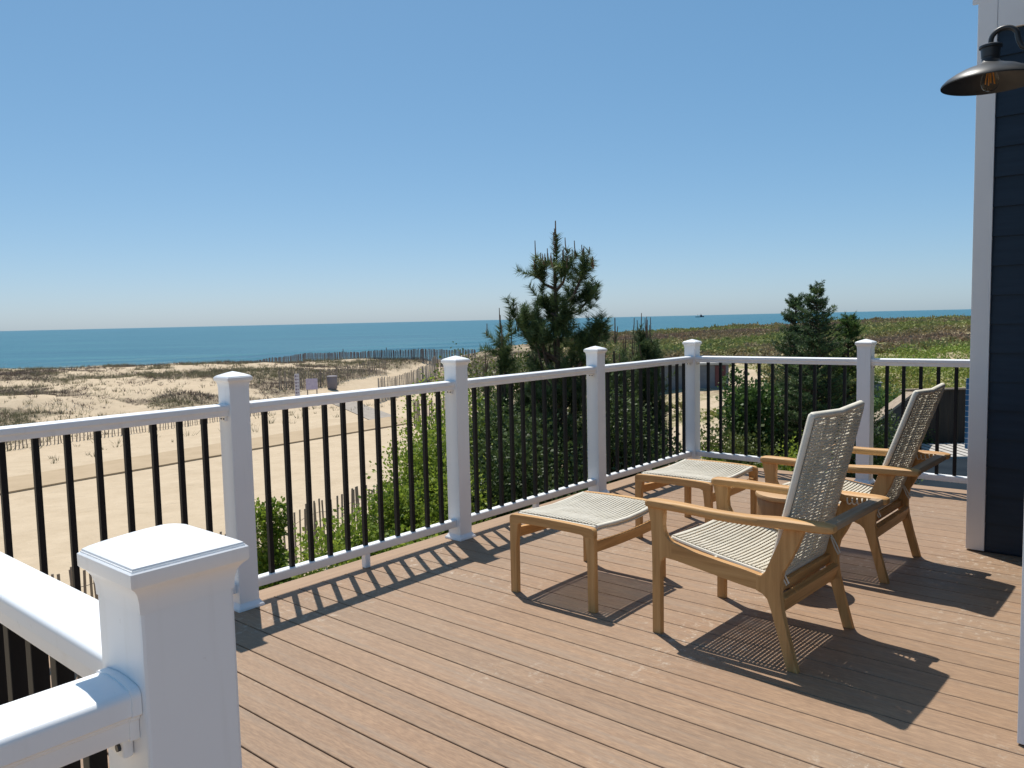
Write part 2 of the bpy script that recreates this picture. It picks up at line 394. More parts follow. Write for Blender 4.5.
# sea
k = NT('sea_water'); v = k.coord('Object', (.006, .045, 1)); v2 = k.coord('Object', (.12, .6, 1))
f = k.noise(v, 1.0, 5, .6); f2 = k.noise(v2, 1.0, 5, .7)
k.base(k.ramp(f, [(.34, (.018, .10, .145)), (.5, (.028, .130, .17)), (.66, (.045, .165, .19))])); k.rough(.32, .5); k.b.inputs['IOR'].default_value = 1.33
k.b.inputs['Specular IOR Level'].default_value = .32
k.bump(k.math('ADD', f, k.math('MULTIPLY', f2, .7)), .6, 1.2)
sm = MB(); SZ = -6.0
rings = [0, 60, 200, 600, 2000, 8000, 60000]
nn = 96; vs2 = []; fs2 = []
for r_ in rings:
    for q in range(nn): th = 2*math.pi*q/nn; vs2.append((r_*math.cos(th), r_*math.sin(th), 0))
for i in range(len(rings)-1):
    for q in range(nn): fs2.append((i*nn+q, i*nn+(q+1) % nn, (i+1)*nn+(q+1) % nn, (i+1)*nn+q))
sm.add(vs2, fs2); sea = sm.build('sea', k.m, None, fixn=False); sea.location = (CX, CY, SZ)
tag(sea, 'calm blue sea running out to the horizon', None, None, 'structure')
sea.rotation_euler = (0, 0, math.atan2(RT[1], RT[0]))
# long low swells rolling in toward the beach, part of the water
def swell(p0, p1, wd, h):
    q = MB(); P0 = W(*p0); P1 = W(*p1); N = 60; d = (P1-P0); sdv = Vector((-d.y, d.x, 0)).normalized(); vs = []; fs = []
    for i in range(N+1):
        t = i/N; c = P0+d*t+sdv*(math.sin(t*7)*2+math.sin(t*17)*.8); amp = math.sin(math.pi*t)**.4
        for j in range(9):
            o = (j/8-.5); vs.append(c+sdv*o*wd+Vector((0, 0, SZ-.02+h*amp*(math.cos(o*2*math.pi)*.5+.5)**1.3)))
    for i in range(N):
        for j in range(8): b = i*9+j; fs.append((b, b+1, b+10, b+9))
    q.add(vs, fs); o = q.build('sea_swell', k.m, sea, True); o.matrix_parent_inverse = sea.matrix_world.inverted(); return o
bpy.context.view_layer.update()
for a in (((-150, 128), (-15, 200), 9, .38), ((-130, 160), (40, 260), 10, .38), ((-150, 105), (-40, 150), 7, .38), ((-60, 230), (200, 420), 12, .38)): swell((a[0][0], a[0][1]), (a[1][0], a[1][1]), a[2], a[3])

# packed path strip with a small step, and the grey access mat
def ribbon(name, pts, wd, th, mt, label, kind, cat=None, lift=.0):
    mb = MB(); P = [Vector((a, b)) for a, b in pts]; L = []
    dense = []
    for a, b in zip(P[:-1], P[1:]):
        n_ = max(1, int((b-a).length/1.0)); dense += [a+(b-a)*i/n_ for i in range(n_)]
    dense.append(P[-1])
    for i, p in enumerate(dense):
        d = (dense[min(i+1, len(dense)-1)]-dense[max(i-1, 0)]).normalized(); s_ = Vector((-d.y, d.x))
        wob = (random.random()-.5)*.05
        for o, zz in ((0, -.2), (0, th), (wd, th), (wd, -.2)):
            q = p+s_*(o+(wob if o == 0 else 0)); L.append(W(q.x, q.y, float(T(q.x, q.y))+zz+lift))
    fs = []
    for i in range(len(dense)-1):
        for j in range(3): fs.append((i*4+j, i*4+j+1, (i+1)*4+j+1, (i+1)*4+j))
    mb.add(L, fs); o = mb.build(name, mt); tag(o, label, cat, None, kind); return o
k = NT('packed_sand'); v = k.coord(); k.base(k.ramp(k.noise(v, 1.4, 6, .7), [(.3, (.40, .30, .19)), (.7, (.48, .365, .24))])); k.rough(.95, .1); k.bump(k.noise(v, 12, 4), .4, .02)
ribbon('sand_path', [(-22, 7), (-16.8, 14.4), (-12.8, 20), (-9.2, 25.2), (-6.6, 28.9), (-3.6, 33)], 2.2, .055, k.m, 'packed tan path strip with a low dark step crossing the sand', 'structure')
k = NT('access_mat'); v = k.coord(); k.base(k.ramp(k.noise(v, 3, 5), [(.3, (.27, .23, .19)), (.7, (.36, .31, .25))])); k.rough(.9)
ribbon('beach_mat', [(-4.7, 33.6), (-8.2, 41.6)], 1.25, .03, k.m, 'grey access mat laid over the sand toward the dune gap', None, 'mat')

# ------------------------------------------------------------------ deck
d = MB(); x = PH-30*PIT
while x < 4.775:
    x0, x1 = x+.003, x+PIT-.003
    if x0 > -1.62: y1 = -.004
    else: y1 = -2.68
    if x1 > 4.765: x1 = 4.765
    prof = [(x0, -.024), (x0, -.002), (x0+.0018, 0), (x1-.0018, 0), (x1, -.002), (x1, -.024)]
    seg = [(-7.0, y1)]
    for (ya, yb) in seg:
        vs = [(px, ya, pz) for px, pz in prof]+[(px, yb, pz) for px, pz in prof]; n = 6
        d.add(vs, [(q, (q+1) % n, n+(q+1) % n, n+q) for q in range(n)]+[tuple(range(n)), tuple(range(2*n-1, n-1, -1))])
    x += PIT
deck = d.build('deck', M_deck); tag(deck, 'brown composite board deck floor', None, None, 'structure')
d = MB(); d.box(-1.80, 4.92, .002, .15, -.026, -.001, .003); fb = d.build('deck_border', M_fascia, deck)
d = MB(); d.box(4.771, 4.92, -7, -.001, -.026, -.001, .003); d.box(-1.80, -1.64, -2.6, -.001, -.026, -.001, .003); d.build('deck_border', M_frameY, deck)
d = MB(); d.box(-1.79, 4.91, .125, .145, -.30, -.028); d.box(4.885, 4.905, -7, .12, -.30, -.028); d.box(-1.785, -1.765, -2.6, .12, -.30, -.028); d.box(-6.3, -1.79, -2.63, -2.61, -.30, -.028); d.build('deck_fascia', M_darkfascia, deck)
d = MB()
for i in range(28):
    yy = -6.8+i*.25
    if yy < .1: d.box(-1.6 if yy > -2.7 else -5.0, 4.85, yy, yy+.04, -.26, -.03)
d.build('deck_joist', M_darkfascia, deck)
d = MB()
for px in (-1.6, 1.5, 4.7):
    for py in (0.02, -2.7, -5.5): d.box(px, px+.15, py-.08, py+.07, -2.9, -.27, .005)
d.build('deck_support', M_darkfascia, deck)

# ------------------------------------------------------------------ railing
def post(X, Y, label):
    t = thing('railing_post', label, 'post', (X, Y, 0), 0, 'white railing posts')
    h = .054; b = MB(); b.box(-h, h, -h, h, 0, 1.150, .004); b.build('shaft', M_white, t)
    b = MB()   # cap: cove, ledge, groove, domed pyramid
    prof = [(.0545, 1.118), (.0550, 1.130), (.0575, 1.140), (.0620, 1.147), (.0660, 1.150), (.0675, 1.152), (.0675, 1.166), (.0660, 1.1675), (.0650, 1.1672), (.0648, 1.1690), (.0640, 1.1690), (.0634, 1.1712), (.058, 1.1745), (.050, 1.178), (.040, 1.182), (.028, 1.1865), (.014, 1.1912), (.0005, 1.195)]
    for q in range(4):
        ca, sa = round(math.cos(q*math.pi/2)), round(math.sin(q*math.pi/2)); vs = []
        for (r_, z) in prof: vs += [(-r_*ca+r_*sa, -r_*sa-r_*ca, z), (r_*ca+r_*sa, r_*sa-r_*ca, z)]
        b.add(vs, [(i*2, i*2+1, i*2+3, i*2+2) for i in range(len(prof)-1)])
    b.build('cap', M_white, t, True, fixn=False)
    b = MB(); s_ = .071; vs = []; fs = []
    prof = [(.072, 0), (.072, .010), (.069, .014), (.064, .019), (.0575, .030), (.0546, .034)]
    for (r_, z) in prof: vs += [(-r_, -r_, z), (r_, -r_, z), (r_, r_, z), (-r_, r_, z)]
    for i in range(len(prof)-1):
        for q in range(4): fs.append((i*4+q, i*4+(q+1) % 4, i*4+4+(q+1) % 4, i*4+4+q))
    b.add(vs, fs); b.build('base_skirt', M_white, t, True)
    return t
def arc(cx, cz, r, a0, a1, n=5): return [(cx+r*math.cos(R(a0+(a1-a0)*i/n)), cz+r*math.sin(R(a0+(a1-a0)*i/n))) for i in range(n+1)]
TOP = [(-.033, .979), (-.034, .981), (-.034, .999), (-.037, 1.0015), (-.037, 1.004), (-.041, 1.0055), (-.043, 1.008), (-.043, 1.024)] + arc(-.034, 1.0255, .009, 180, 97, 5) + [(-.012, 1.0375), (.012, 1.0375)] + arc(.034, 1.0255, .009, 83, 0, 5) + [(.043, 1.024), (.043, 1.008), (.041, 1.0055), (.037, 1.004), (.037, 1.0015), (.034, .999), (.034, .981), (.033, .979)]
BOT = [(-.022, .083), (-.024, .086), (-.024, .126), (-.020, .131), (.020, .131), (.024, .126), (.024, .086), (.022, .083)]
def railing(p0, p1, label, nb=11, foot=True, groupname='white railing sections with black balusters'):
    p0 = Vector((*p0, 0)); p1 = Vector((*p1, 0)); L = (p1-p0).length; a = math.atan2(p1.y-p0.y, p1.x-p0.x)
    t = thing('railing_section', label, 'railing', p0, a, groupname)
    b = MB(); b.sweep(TOP, (.055, 0, 0), (L-.055, 0, 0)); b.build('top_rail', M_white, t, True)
    b = MB(); b.sweep(BOT, (.055, 0, 0), (L-.055, 0, 0)); b.build('bottom_rail', M_white, t, True)
    for xe, sgn in ((.0545, 1), (L-.0545, -1)):       # end brackets with their screws
        b = MB(); pr = [(y*1.06, 1.008+(z-1.008)*1.07) for y, z in TOP]; b.sweep(pr, (xe, 0, 0), (xe+sgn*.010, 0, 0)); br = b.build('rail_bracket', M_white, t, True)
        b = MB(); b.box(min(xe, xe+sgn*.012), max(xe, xe+sgn*.012), -.02, .02, .952, .9785, .003); 
        b.build('bracket_tab', M_white, br)
        b = MB()
        for yy in (-.012, .012): b.tube([(xe+sgn*.0115, yy, .964), (xe+sgn*.0155, yy, .964)], .0042, 8)
        b.build('screw', M_dark, br)
    c = (L-2*.054-nb*.024)/(nb+1)
    for i in range(nb):
        xx = .054+c+.012+i*(c+.024); b = MB(); b.box(xx-.012, xx+.012, -.012, .012, .129, .981, .0022); b.build('baluster', M_black, t)
    if foot: b = MB(); b.box(L/2-.018, L/2+.018, -.018, .018, 0.001, .085, .003); b.build('rail_foot', M_white, t)
    return t
XE = 4.77
post(0, 0, 'white railing post standing just behind the right side of the big foreground post')
post(1.574, 0, 'white railing post between the rose bush railing section and the pines')
post(3.16, 0, 'white railing post just behind the nearer woven footstool')
post(XE, 0, 'white corner railing post where the two railing lines meet behind the far footstool')
post(XE, -1.574, 'white railing post behind the two chair backs, closest to the house wall')
post(-1.69, -2.74, 'big white post in the foreground with a domed cap and two rails joining it')
post(-1.69, 0, 'white corner railing post where the left side rail meets the long leftmost section')
post(-1.69, -1.40, 'white railing post midway along the side rail, beyond the left edge')
railing((-1.69, 0), (0, 0), 'leftmost long railing section, with the sand flat showing through it', 12)
railing((0, 0), (1.574, 0), 'railing section with the snow fence and rose bush behind it')
railing((1.574, 0), (3.16, 0), 'railing section in front of the tall pine, left of the footstools')
railing((3.16, 0), (XE, 0), 'railing section ending at the corner post behind the far footstool')
railing((XE, 0), (XE, -1.574), 'railing section with the dark spruce behind it and the front chair before it')
railing((XE, -1.574), (XE, -2.66), 'short railing section running from the last post to the house wall', 7, False)
railing((-1.69, -1.40), (-1.69, -2.74), 'short near railing running away to the left from the foreground post', 12)
railing((-1.69, -2.74), (-3.3, -2.74), 'nearest white rail, running out of the lower left corner from the foreground post', 13)

# ------------------------------------------------------------------ house
hs = thing('house', 'navy blue lap sided house with white corner boards at the right edge', 'house', (3.167, -2.660, 0))
def siding_wall(parent, x0, y0, x1, y1, z0, z1, ex=.165):
    """lap boards between two points; outer side is to the right of the direction"""
    b = MB(); d_ = Vector((x1-x0, y1-y0, 0)); nrm = Vector((d_.y, -d_.x, 0)).normalized(); z = z0
    while z < z1:
        zt = min(z+ex, z1); P = [(x0, y0), (x1, y1)]; vs = []
        for (xx, yy) in P:
            for o, zz in ((-.02, z), (.016, z), (.004, zt+.004), (-.02, zt+.004)): vs.append((xx+nrm.x*o, yy+nrm.y*o, zz))
        b.add(vs, [(0, 1, 5, 4), (1, 2, 6, 5), (2, 3, 7, 6), (3, 0, 4, 7), (0, 3, 2, 1), (4, 5, 6, 7)]); z += ex
    return b.build('siding', M_navy, parent)
# far bump-out: faces the deck (-x) ; local origin at its corner
siding_wall(hs, 0, 0, 0, -.62, .012, 2.955)
siding_wall(hs, 3, 0, 0, 0, .012, 2.955)
b = MB(); b.box(-.027, .08, -.074, .022, .008, 3.40, .003); b.build('corner_board', M_trim, hs)
b = MB(); b.box(-.024, .0, -.62, -.0745, 2.957, 3.40, .003); b.build('frieze_board', M_trim, hs)
b = MB()
crown = [(0, 3.055), (.03, 3.06), (.045, 3.075), (.062, 3.10), (.07, 3.13), (.07, 3.40), (0, 3.40)]
b.sweep([(-a, z) for a, z in [(c_[0], c_[1]+.0) for c_ in crown]], (-.028, .05, .07), (-.028, -.076, .07)); b.build('crown_moulding', M_trim, hs, True)
b = MB(); b.box(.0, 3.0, -.60, -.02, 0.0, 3.4); b.build('wall_core', M_navy, hs)
b = MB(); b.box(-.3+.3, 3.2, -5.0, .1, 3.402, 3.55); b.build('eave', M_trim, hs)
# nearer wall along x with its own corner board
siding_wall(hs, .842-3.167+.05, -.573-.02, 0, -.573-.02, .012, 3.4)
b = MB(); b.box(.842-3.167, .842-3.167+.115, -.573-.12, -.573, .006, 3.4, .003); b.build('corner_board', M_trim, hs)
siding_wall(hs, .842-3.14+.02, -.72, .842-3.14+.02, -4.5, .012, 3.4)
b = MB(); b.box(.842-3.14+.05, 3.0, -4.5, -.66, 0, 3.4); b.build('wall_core', M_navy, hs)
b = MB(); b.box(.842-3.14-.02, 3.0, -4.6, -.59, 3.402, 3.55); b.build('eave', M_trim, hs)

# ------------------------------------------------------------------ wall lamp
LX, LY, LZ = 1.520, -2.990, 2.286
lm = thing('wall_lamp', 'black gooseneck barn lamp with a clear bulb on the house wall', 'wall lamp', (LX, LY, LZ))
b = MB(); b.lathe([(.169, .0), (.170, .004), (.167, .010), (.153, .024), (.128, .040), (.098, .055), (.060, .068), (.036, .080), (.028, .092), (.028, .098), (.025, .094), (.033, .078), (.058, .065), (.096, .051), (.126, .036), (.150, .020), (.165, .006)], 56, close=True); b.build('shade', M_dark, lm, True)
b = MB(); b.lathe([(.0, .092), (.030, .092), (.030, .098), (.032, .100), (.034, .132), (.040, .135), (.040, .143), (.030, .148), (.012, .150), (.0, .150)], 32); b.build('socket_cup', M_dark, lm, True)
b = MB(); pts = [(0, 0, .146)]
for i in range(17):
    a_ = math.pi*i/16; pts.append((0, -.044+.044*math.cos(a_), .160+.040*math.sin(a_)))
pts += [(0, -.093, .140), (0, -.103, .118), (0, -.122, .104), (0, -.228, .102)]
b.tube(pts, .0095, 12); b.build('gooseneck', M_dark, lm, True)
b = MB(); bm = bmesh.new(); bmesh.ops.create_cone(bm, cap_ends=True, segments=32, radius1=.06, radius2=.052, depth=.02); b.bm(bm, Matrix.Translation((0, -.229, .102)) @ Matrix.Rotation(R(-90), 4, 'X')); b.build('wall_plate', M_dark, lm, True)
k = NT('bulb_glass'); k.b.inputs['Transmission Weight'].default_value = 1; k.b.inputs['IOR'].default_value = 1.25; k.b.inputs['Base Color'].default_value = (.9, .88, .82, 1); k.rough(.03)
b = MB(); b.lathe([(.013, .086), (.014, .066), (.020, .048), (.028, .028), (.0315, .010), (.030, -.006), (.022, -.020), (.010, -.027), (.0005, -.029)], 24); bulb = b.build('bulb', k.m, lm, True)
k = NT('filament'); k.base((.8, .36, .08)); k.rough(.4)
b = MB()
for q in range(4):
    a_ = q*math.pi/2+.4; b.tube([(.004*math.cos(a_), .004*math.sin(a_), .07), (.013*math.cos(a_), .013*math.sin(a_), .0)], .0022, 6)
b.build('filament', k.m, bulb)

# ------------------------------------------------------------------ lounge chairs
def catmull(P, n=6):
    out = []; Q = [P[0]]+list(P)+[P[-1]]
    for i in range(1, len(Q)-2):
        p0, p1, p2, p3 = [np.array(x, float) for x in Q[i-1:i+3]]
        for j in range(n):
            t = j/n; out.append(tuple(.5*((2*p1)+(-p0+p2)*t+(2*p0-5*p1+4*p2-p3)*t*t+(-p0+3*p1-3*p2+p3)*t**3)))
    out.append(tuple(P[-1])); return out
def closed_smooth(P, n=3): 
    out = []; N = len(P)
    for i in range(N):
        p0, p1, p2, p3 = [np.array(P[(i+k_-1) % N], float) for k_ in range(4)]
        for j in range(n):
            t = j/n; out.append(tuple(.5*((2*p1)+(-p0+p2)*t+(2*p0-5*p1+4*p2-p3)*t*t+(-p0+3*p1-3*p2+p3)*t**3)))
    return out
CW = .622; TH = .032     # overall width, timber thickness ; chair local: x across, y = -t (t back), z up ; origin midway between the front feet
def cord_tube(mb, pts, r, n=5): mb.tube(pts, r, n, False)
def make_chair(label):
    t = thing('lounge_chair', label, 'chair', (0, 0, 0), 0, 'woven teak lounge chairs on the deck')
    H = CW/2
    for s_ in (-1, 1):
        xo = s_*H; xi = s_*(H-TH); x0, x1 = min(xo, xi), max(xo, xi)
        # front leg, flaring where the seat rail meets it
        o = [(.042, 0), (.0415, .30), (.043, .42), (.048, .50), (.058, .548), (.066, .580), (-.018, .580), (-.020, .55), (-.016, .50), (-.020, .47), (-.034, .447), (-.060, .430), (-.062, .352), (-.022, .355), (-.006, .335), (-.001, .30), (0, 0)]
        b = MB(); b.prism(o, x0, x1, .005); b.build('leg', M_teak['z'], t)
        # rear leg with the arm support growing from the knee
        o = [(-.583, 0), (-.545, .135), (-.515, .235), (-.500, .275), (-.480, .292), (-.452, .302), (-.452, .3685), (-.474, .368), (-.490, .385), (-.520, .455), (-.545, .51), (-.572, .582), (-.652, .582), (-.625, .51), (-.592, .44), (-.566, .395), (-.558, .36), (-.556, .30), (-.563, .24), (-.585, .15), (-.627, 0)]
        b = MB(); b.prism(o, x0, x1, .005); b.build('leg', M_teak['z'], t)
        top = catmull([(-.050, .432), (-.15, .412), (-.28, .393), (-.38, .381), (-.462, .3685)], 4); bot = catmull([(-.462, .302), (-.38, .310), (-.25, .328), (-.12, .346), (-.050, .354)], 4)
        b = MB(); b.prism(top+bot, x0+.001, x1-.001, .004); b.build('seat_rail', M_teak['y'], t)
        # armrest: plan shape bows, section flat oval
        st = [(-.068, .575, .604, .052, .0), (-.045, .571, .610, .062, .0), (.02, .571, .612, .066, .002), (.12, .570, .611, .062, .006), (.27, .566, .607, .056, .012), (.42, .568, .609, .060, .014), (.55, .574, .617, .072, .008), (.65, .577, .619, .078, .002), (.72, .580, .619, .070, .0), (.755, .583, .616, .055, .0), (.766, .590, .611, .04, .0)]
        vs = []; fs = []; ns = 14
        stt = catmull(st, 4)
        for (tt, z0, z1, wd, dx) in stt:
            xc = s_*(H-.014+dx)
            for q in range(ns):
                a_ = 2*math.pi*q/ns; cx = math.copysign(abs(math.cos(a_))**.55, math.cos(a_)); cz = math.copysign(abs(math.sin(a_))**.6, math.sin(a_))
                vs.append((xc+cx*wd/2, -tt, (z0+z1)/2+cz*(z1-z0)/2))
        m_ = len(stt)
        for i in range(m_-1):
            for q in range(ns): fs.append((i*ns+q, i*ns+(q+1) % ns, (i+1)*ns+(q+1) % ns, (i+1)*ns+q))
        fs += [tuple(range(ns)), tuple((m_-1)*ns+q for q in range(ns-1, -1, -1))]
        b = MB(); b.add(vs, fs); b.build('armrest', M_teak['y'], t, True)
    xi = H-TH
    for nm, (ta, tb, za, zb) in (('front_rail', (.008, .034, .352, .400)), ):
        b = MB(); b.box(-xi, xi, -tb, -ta, za, zb, .004); b.build('seat_rail', M_teak['x'], t)
    b = MB(); b.box(-xi, xi, -.526, -.502, .288, .326, .004); b.build('crossbar', M_teak['x'], t)
    b = MB(); b.prism([(-.520, .225), (-.548, .218), (-.566, .283), (-.540, .292)], -xi, xi, .003); b.build('crossbar', M_teak['x'], t)
    b = MB(); b.prism([(-.706, .583), (-.752, .583), (-.754, .603), (-.750, .612), (-.708, .612)], -H+.02, H-.02, .004); b.build('crossbar', M_teakgrey, t)
    # seat
    def zs(tt): return float(np.interp(tt, [.03, .10, .28, .47], [.440, .424, .393, .366]))
    xs_ = xi-.027; b = MB(); r_ = random.Random(3); tt = .036
    while tt < .462:
        for ly, dz in ((0, .004), (.0094, -.020)):
            z = zs(tt+ly)+dz; j = r_.uniform(-.0012, .0012)
            for pr_ in (-.0031, .0031):
                q_ = ly+pr_; cord_tube(b, [(-xs_, -(tt+q_), z), (-xi*.6, -(tt+q_+j), z-.006), (0, -(tt+q_), z-.009), (xi*.6, -(tt+q_-j), z-.006), (xs_, -(tt+q_), z)], .0034)
        tt += .0186
    for s_ in (-1, 1): b.tube([(s_*xs_, -q, zs(q)-.006) for q in np.linspace(.026, .468, 9)], .0095, 8)
    for xx in np.linspace(-xi+.042, xi-.042, 25):
        sg = -.009*(1-(xx/xi)**2)
        pts = [(xx, -q, zs(q)-.008+sg+(.006 if i % 2 else -.006)) for i, q in enumerate(np.linspace(.034, .462, 20))]
        cord_tube(b, pts, .0022)
    for a_, b_ in ((.030, .448), (.466, .362)): b.tube([(-xs_, -a_, zs(a_)-.004), (0, -a_, zs(a_)-.013), (xs_, -a_, zs(a_)-.004)], .010, 8)
    for a_ in (.03, .25, .46):
        for s_ in (-1, 1): b.tube([(s_*xs_, -a_, zs(a_)-.008), (s_*(xi+.006), -a_, zs(a_)-.008)], .006, 6)
    b.build('woven_seat', M_cord, t, True)
    # back: plane leaning back, from (t .505, z .335) to (t .677, z 1.028)
    A = Vector((0, -.492, .335)); Bp = Vector((0, -.660, 1.022)); dv = Bp-A; Ln = dv.length; dh = dv.normalized(); nv_ = Vector((0, dh.z, -dh.y)) # toward front
    bw = xi-.012; b = MB(); s0 = .004
    def bp(x, s, o): q = A+dh*s+nv_*o; return (x*(1.01-.015*s/Ln)-.004, q.y, q.z)
    r_ = random.Random(5); s = .012; i = 0
    while s < Ln-.012:
        for side in (1, -1):
            ph = r_.uniform(-.25, .25)
            pts = []
            for q in range(15):
                f_ = q/14; xx = -bw+2*bw*f_
                wav = (.0046+.0022*math.sin(i*.9+f_*4))*math.sin(f_*math.pi*5+ph+(0 if side == 1 else 1.6)+(math.pi if i % 2 else 0))*(1 if 0 < q < 14 else 0)
                bulge = (.0135-.006*math.sin(math.pi*f_))*side + .0028*math.sin(f_*math.pi*9+(math.pi if i % 2 else 0))
                slope = .008*(f_-.5)*side
                pts.append(bp(xx, s+wav+slope+.004, bulge))
            cord_tube(b, pts, .0037)
        s += .0076; i += 1
    for xx in np.linspace(-bw+.05, bw-.05, 8): cord_tube(b, [bp(xx, q, 0) for q in np.linspace(.0, Ln, 12)], .0028)
    b.build('woven_back', M_cord, t, True)
    b = MB()
    loop = [bp(-bw, 0, 0), bp(-bw, Ln*.5, 0), bp(-bw, Ln-.006, 0), bp(-bw+.002, Ln+.001, 0), bp(-bw+.008, Ln+.002, 0), bp(0, Ln-.006, -.010), bp(bw-.008, Ln+.002, 0), bp(bw-.002, Ln+.001, 0), bp(bw, Ln-.006, 0), bp(bw, Ln*.5, 0), bp(bw, 0, 0)]
    b.tube(loop, .0135, 10); b.tube([bp(-bw, .0, 0), bp(bw, .0, 0)], .014, 10); b.build('back_frame', M_cord, t, True)
    # rope lashings: back to arm bar
    for s_ in (-1, 1):
        b = MB()
        xa = s_*(bw+.004)
        pts = []
        for j in range(61):
            a_ = 2*math.pi*j/60*5; f_ = j/60; pts.append((xa-s_*(.012+.004*f_)+.013*math.cos(a_), -.600-.108*f_, .585+.010*f_+.013*math.sin(a_)))
        b.tube(pts, .0034, 6, False)
        b.build('rope_lashing', M_cord, t, True); b = MB()
        pts = [(xa, -.53, .42), (xa+s_*.003, -.545, .395), (xa, -.56, .37), (xa-s_*.003, -.572, .345), (xa, -.565, .335), (xa, -.55, .36), (xa, -.53, .41)]
        b.tube(pts, .0036, 6, False); b.build('rope_loop', M_cord, t, True)
    return t
ch = make_chair('teak lounge chair with woven cord back, nearer of the two, between footstool and house')
yw = R(-2.4)
ch.location = (1.256, -1.868, 0); ch.rotation_euler = (0, 0, yw)
c2 = copy_tree(ch); c2['label'] = 'teak lounge chair with woven cord back, the farther one next to the house wall'
for k_ in children(c2):       # this one's back is let down a notch further
    if k_.name.split('.')[0] in ('woven_back', 'back_frame'):
        an = R(6.0); pv = Vector((0, -.492, .335)); k_.rotation_euler = (an, 0, 0); k_.location = pv-Matrix.Rotation(an, 3, 'X') @ pv
c2.location = (2.558, -1.836, 0); c2.rotation_euler = (0, 0, R(-1.0))

# ------------------------------------------------------------------ footstools
def make_stool(label):
    t = thing('footstool', label, 'footstool', (0, 0, 0), 0, 'woven teak footstools on the deck')
    WX, DY, HT = .685, .53, .414    # across, along, height ; origin at middle of the footprint
    hx, hy = WX/2, DY/2; lw = .050
    def rail_outline():
        def dome(yy): return .006*(1-(yy/hy)**2)
        o = arc(hy-.022, HT-.022, .022, 0, 90, 5); o += [(yy, HT+dome(yy)) for yy in np.linspace(hy-.05, -hy+.05, 9)]
        o += arc(-hy+.022, HT-.022, .022, 90, 180, 5)
        return o
    for s_ in (-1, 1):
        x0, x1 = sorted((s_*hx, s_*(hx-.034)))
        o = rail_outline(); o += [(-hy, HT-.052), (-hy+lw, HT-.052)] + [(-hy+lw+.018, HT-.043)] + [(yy, HT-.043+.005*(1-(yy/hy)**2)) for yy in np.linspace(-hy+lw+.03, hy-lw-.03, 7)] + [(hy-lw-.018, HT-.043), (hy-lw, HT-.052), (hy, HT-.052)]
        b = MB(); b.prism(o, x0, x1, .005); b.build('side_rail', M_teak['y'], t)
        for q in (-1, 1):
            y0, y1 = sorted((q*hy, q*(hy-lw))); yi = q*(hy-lw)
            o = [(q*hy, 0), (q*(hy-.040), 0), (q*(hy-.042), .25), (q*(hy-lw), .33), (q*(hy-lw-.006), HT-.045), (q*(hy-.002), HT-.045), (q*hy, .3)]
            b = MB(); b.prism(o, x0+.0008, x1-.0008, .004); b.build('leg', M_teak['z'], t)
    for q in (-1, 1):
        y0, y1 = sorted((q*(hy-.012), q*(hy-.036))); n_ = 9; xs = np.linspace(-hx+.033, hx-.033, n_)
        vs = []
        for xx in xs:
            cv = .018*(xx/hx)**2
            for (yy, zz) in ((y0, .283), (y1, .283), (y1, .327+cv), (y0, .327+cv)): vs.append((xx, yy, zz+(cv*.5 if zz < .3 else 0)))
        fs = [(i*4+k_, i*4+(k_+1) % 4, i*4+4+(k_+1) % 4, i*4+4+k_) for i in range(n_-1) for k_ in range(4)]+[(3, 2, 1, 0), tuple((n_-1)*4+k_ for k_ in range(4))]
        b = MB(); b.add(vs, fs); b.build('stretcher', M_teak['x'], t)
    b = MB(); xi = hx-.056; r_ = random.Random(9); yy = -hy+.030
    def z_(y): return HT+.004*(1-(y/hy)**2)
    while yy < hy-.030:
        for ly, dz in ((0, .001), (-.0088, -.0225)):
            z = z_(yy)+dz; j = r_.uniform(-.001, .001)
            for pr_ in (-.0032, .0032):
                q_ = yy+ly+pr_; cord_tube(b, [(-xi, q_, z), (-xi*.85, q_, z+.001), (-xi*.4, q_+j, z-.012), (0, q_, z-.016), (xi*.4, q_-j, z-.012), (xi*.85, q_, z+.001), (xi, q_, z)], .0036)
        yy += .0198
    for xx in np.linspace(-xi+.03, xi-.03, 17):
        sg = -.014*(1-(xx/xi)**2)
        cord_tube(b, [(xx, q, z_(q)+sg-.010+(.005 if i % 2 else -.005)) for i, q in enumerate(np.linspace(-hy+.028, hy-.028, 22))], .0028)
    for s_ in (-1, 1):
        b.tube([(s_*xi, q, HT-.008) for q in np.linspace(-hy+.024, hy-.024, 5)], .009, 8)
        for q in (-.7, 0, .7): b.tube([(s_*xi, q*hy, HT-.012), (s_*(xi+.028), q*hy, HT-.012)], .006, 6)
    for q in (-1, 1): b.tube([(-xi, q*(hy-.024), HT-.004), (-xi*.4, q*(hy-.024), HT-.016), (0, q*(hy-.024), HT-.020), (xi*.4, q*(hy-.024), HT-.016), (xi, q*(hy-.024), HT-.004)], .011, 10)
    b.build('woven_top', M_cord, t, True)
    return t
st = make_stool('woven cord footstool on teak legs, the nearer one out on the open deck')
st.location = (.975+.3425, -1.214, 0)
s2 = copy_tree(st); s2['label'] = 'woven cord footstool on teak legs, the farther one beside the railing corner'
s2.location = (2.237+.3425, -1.190, 0)

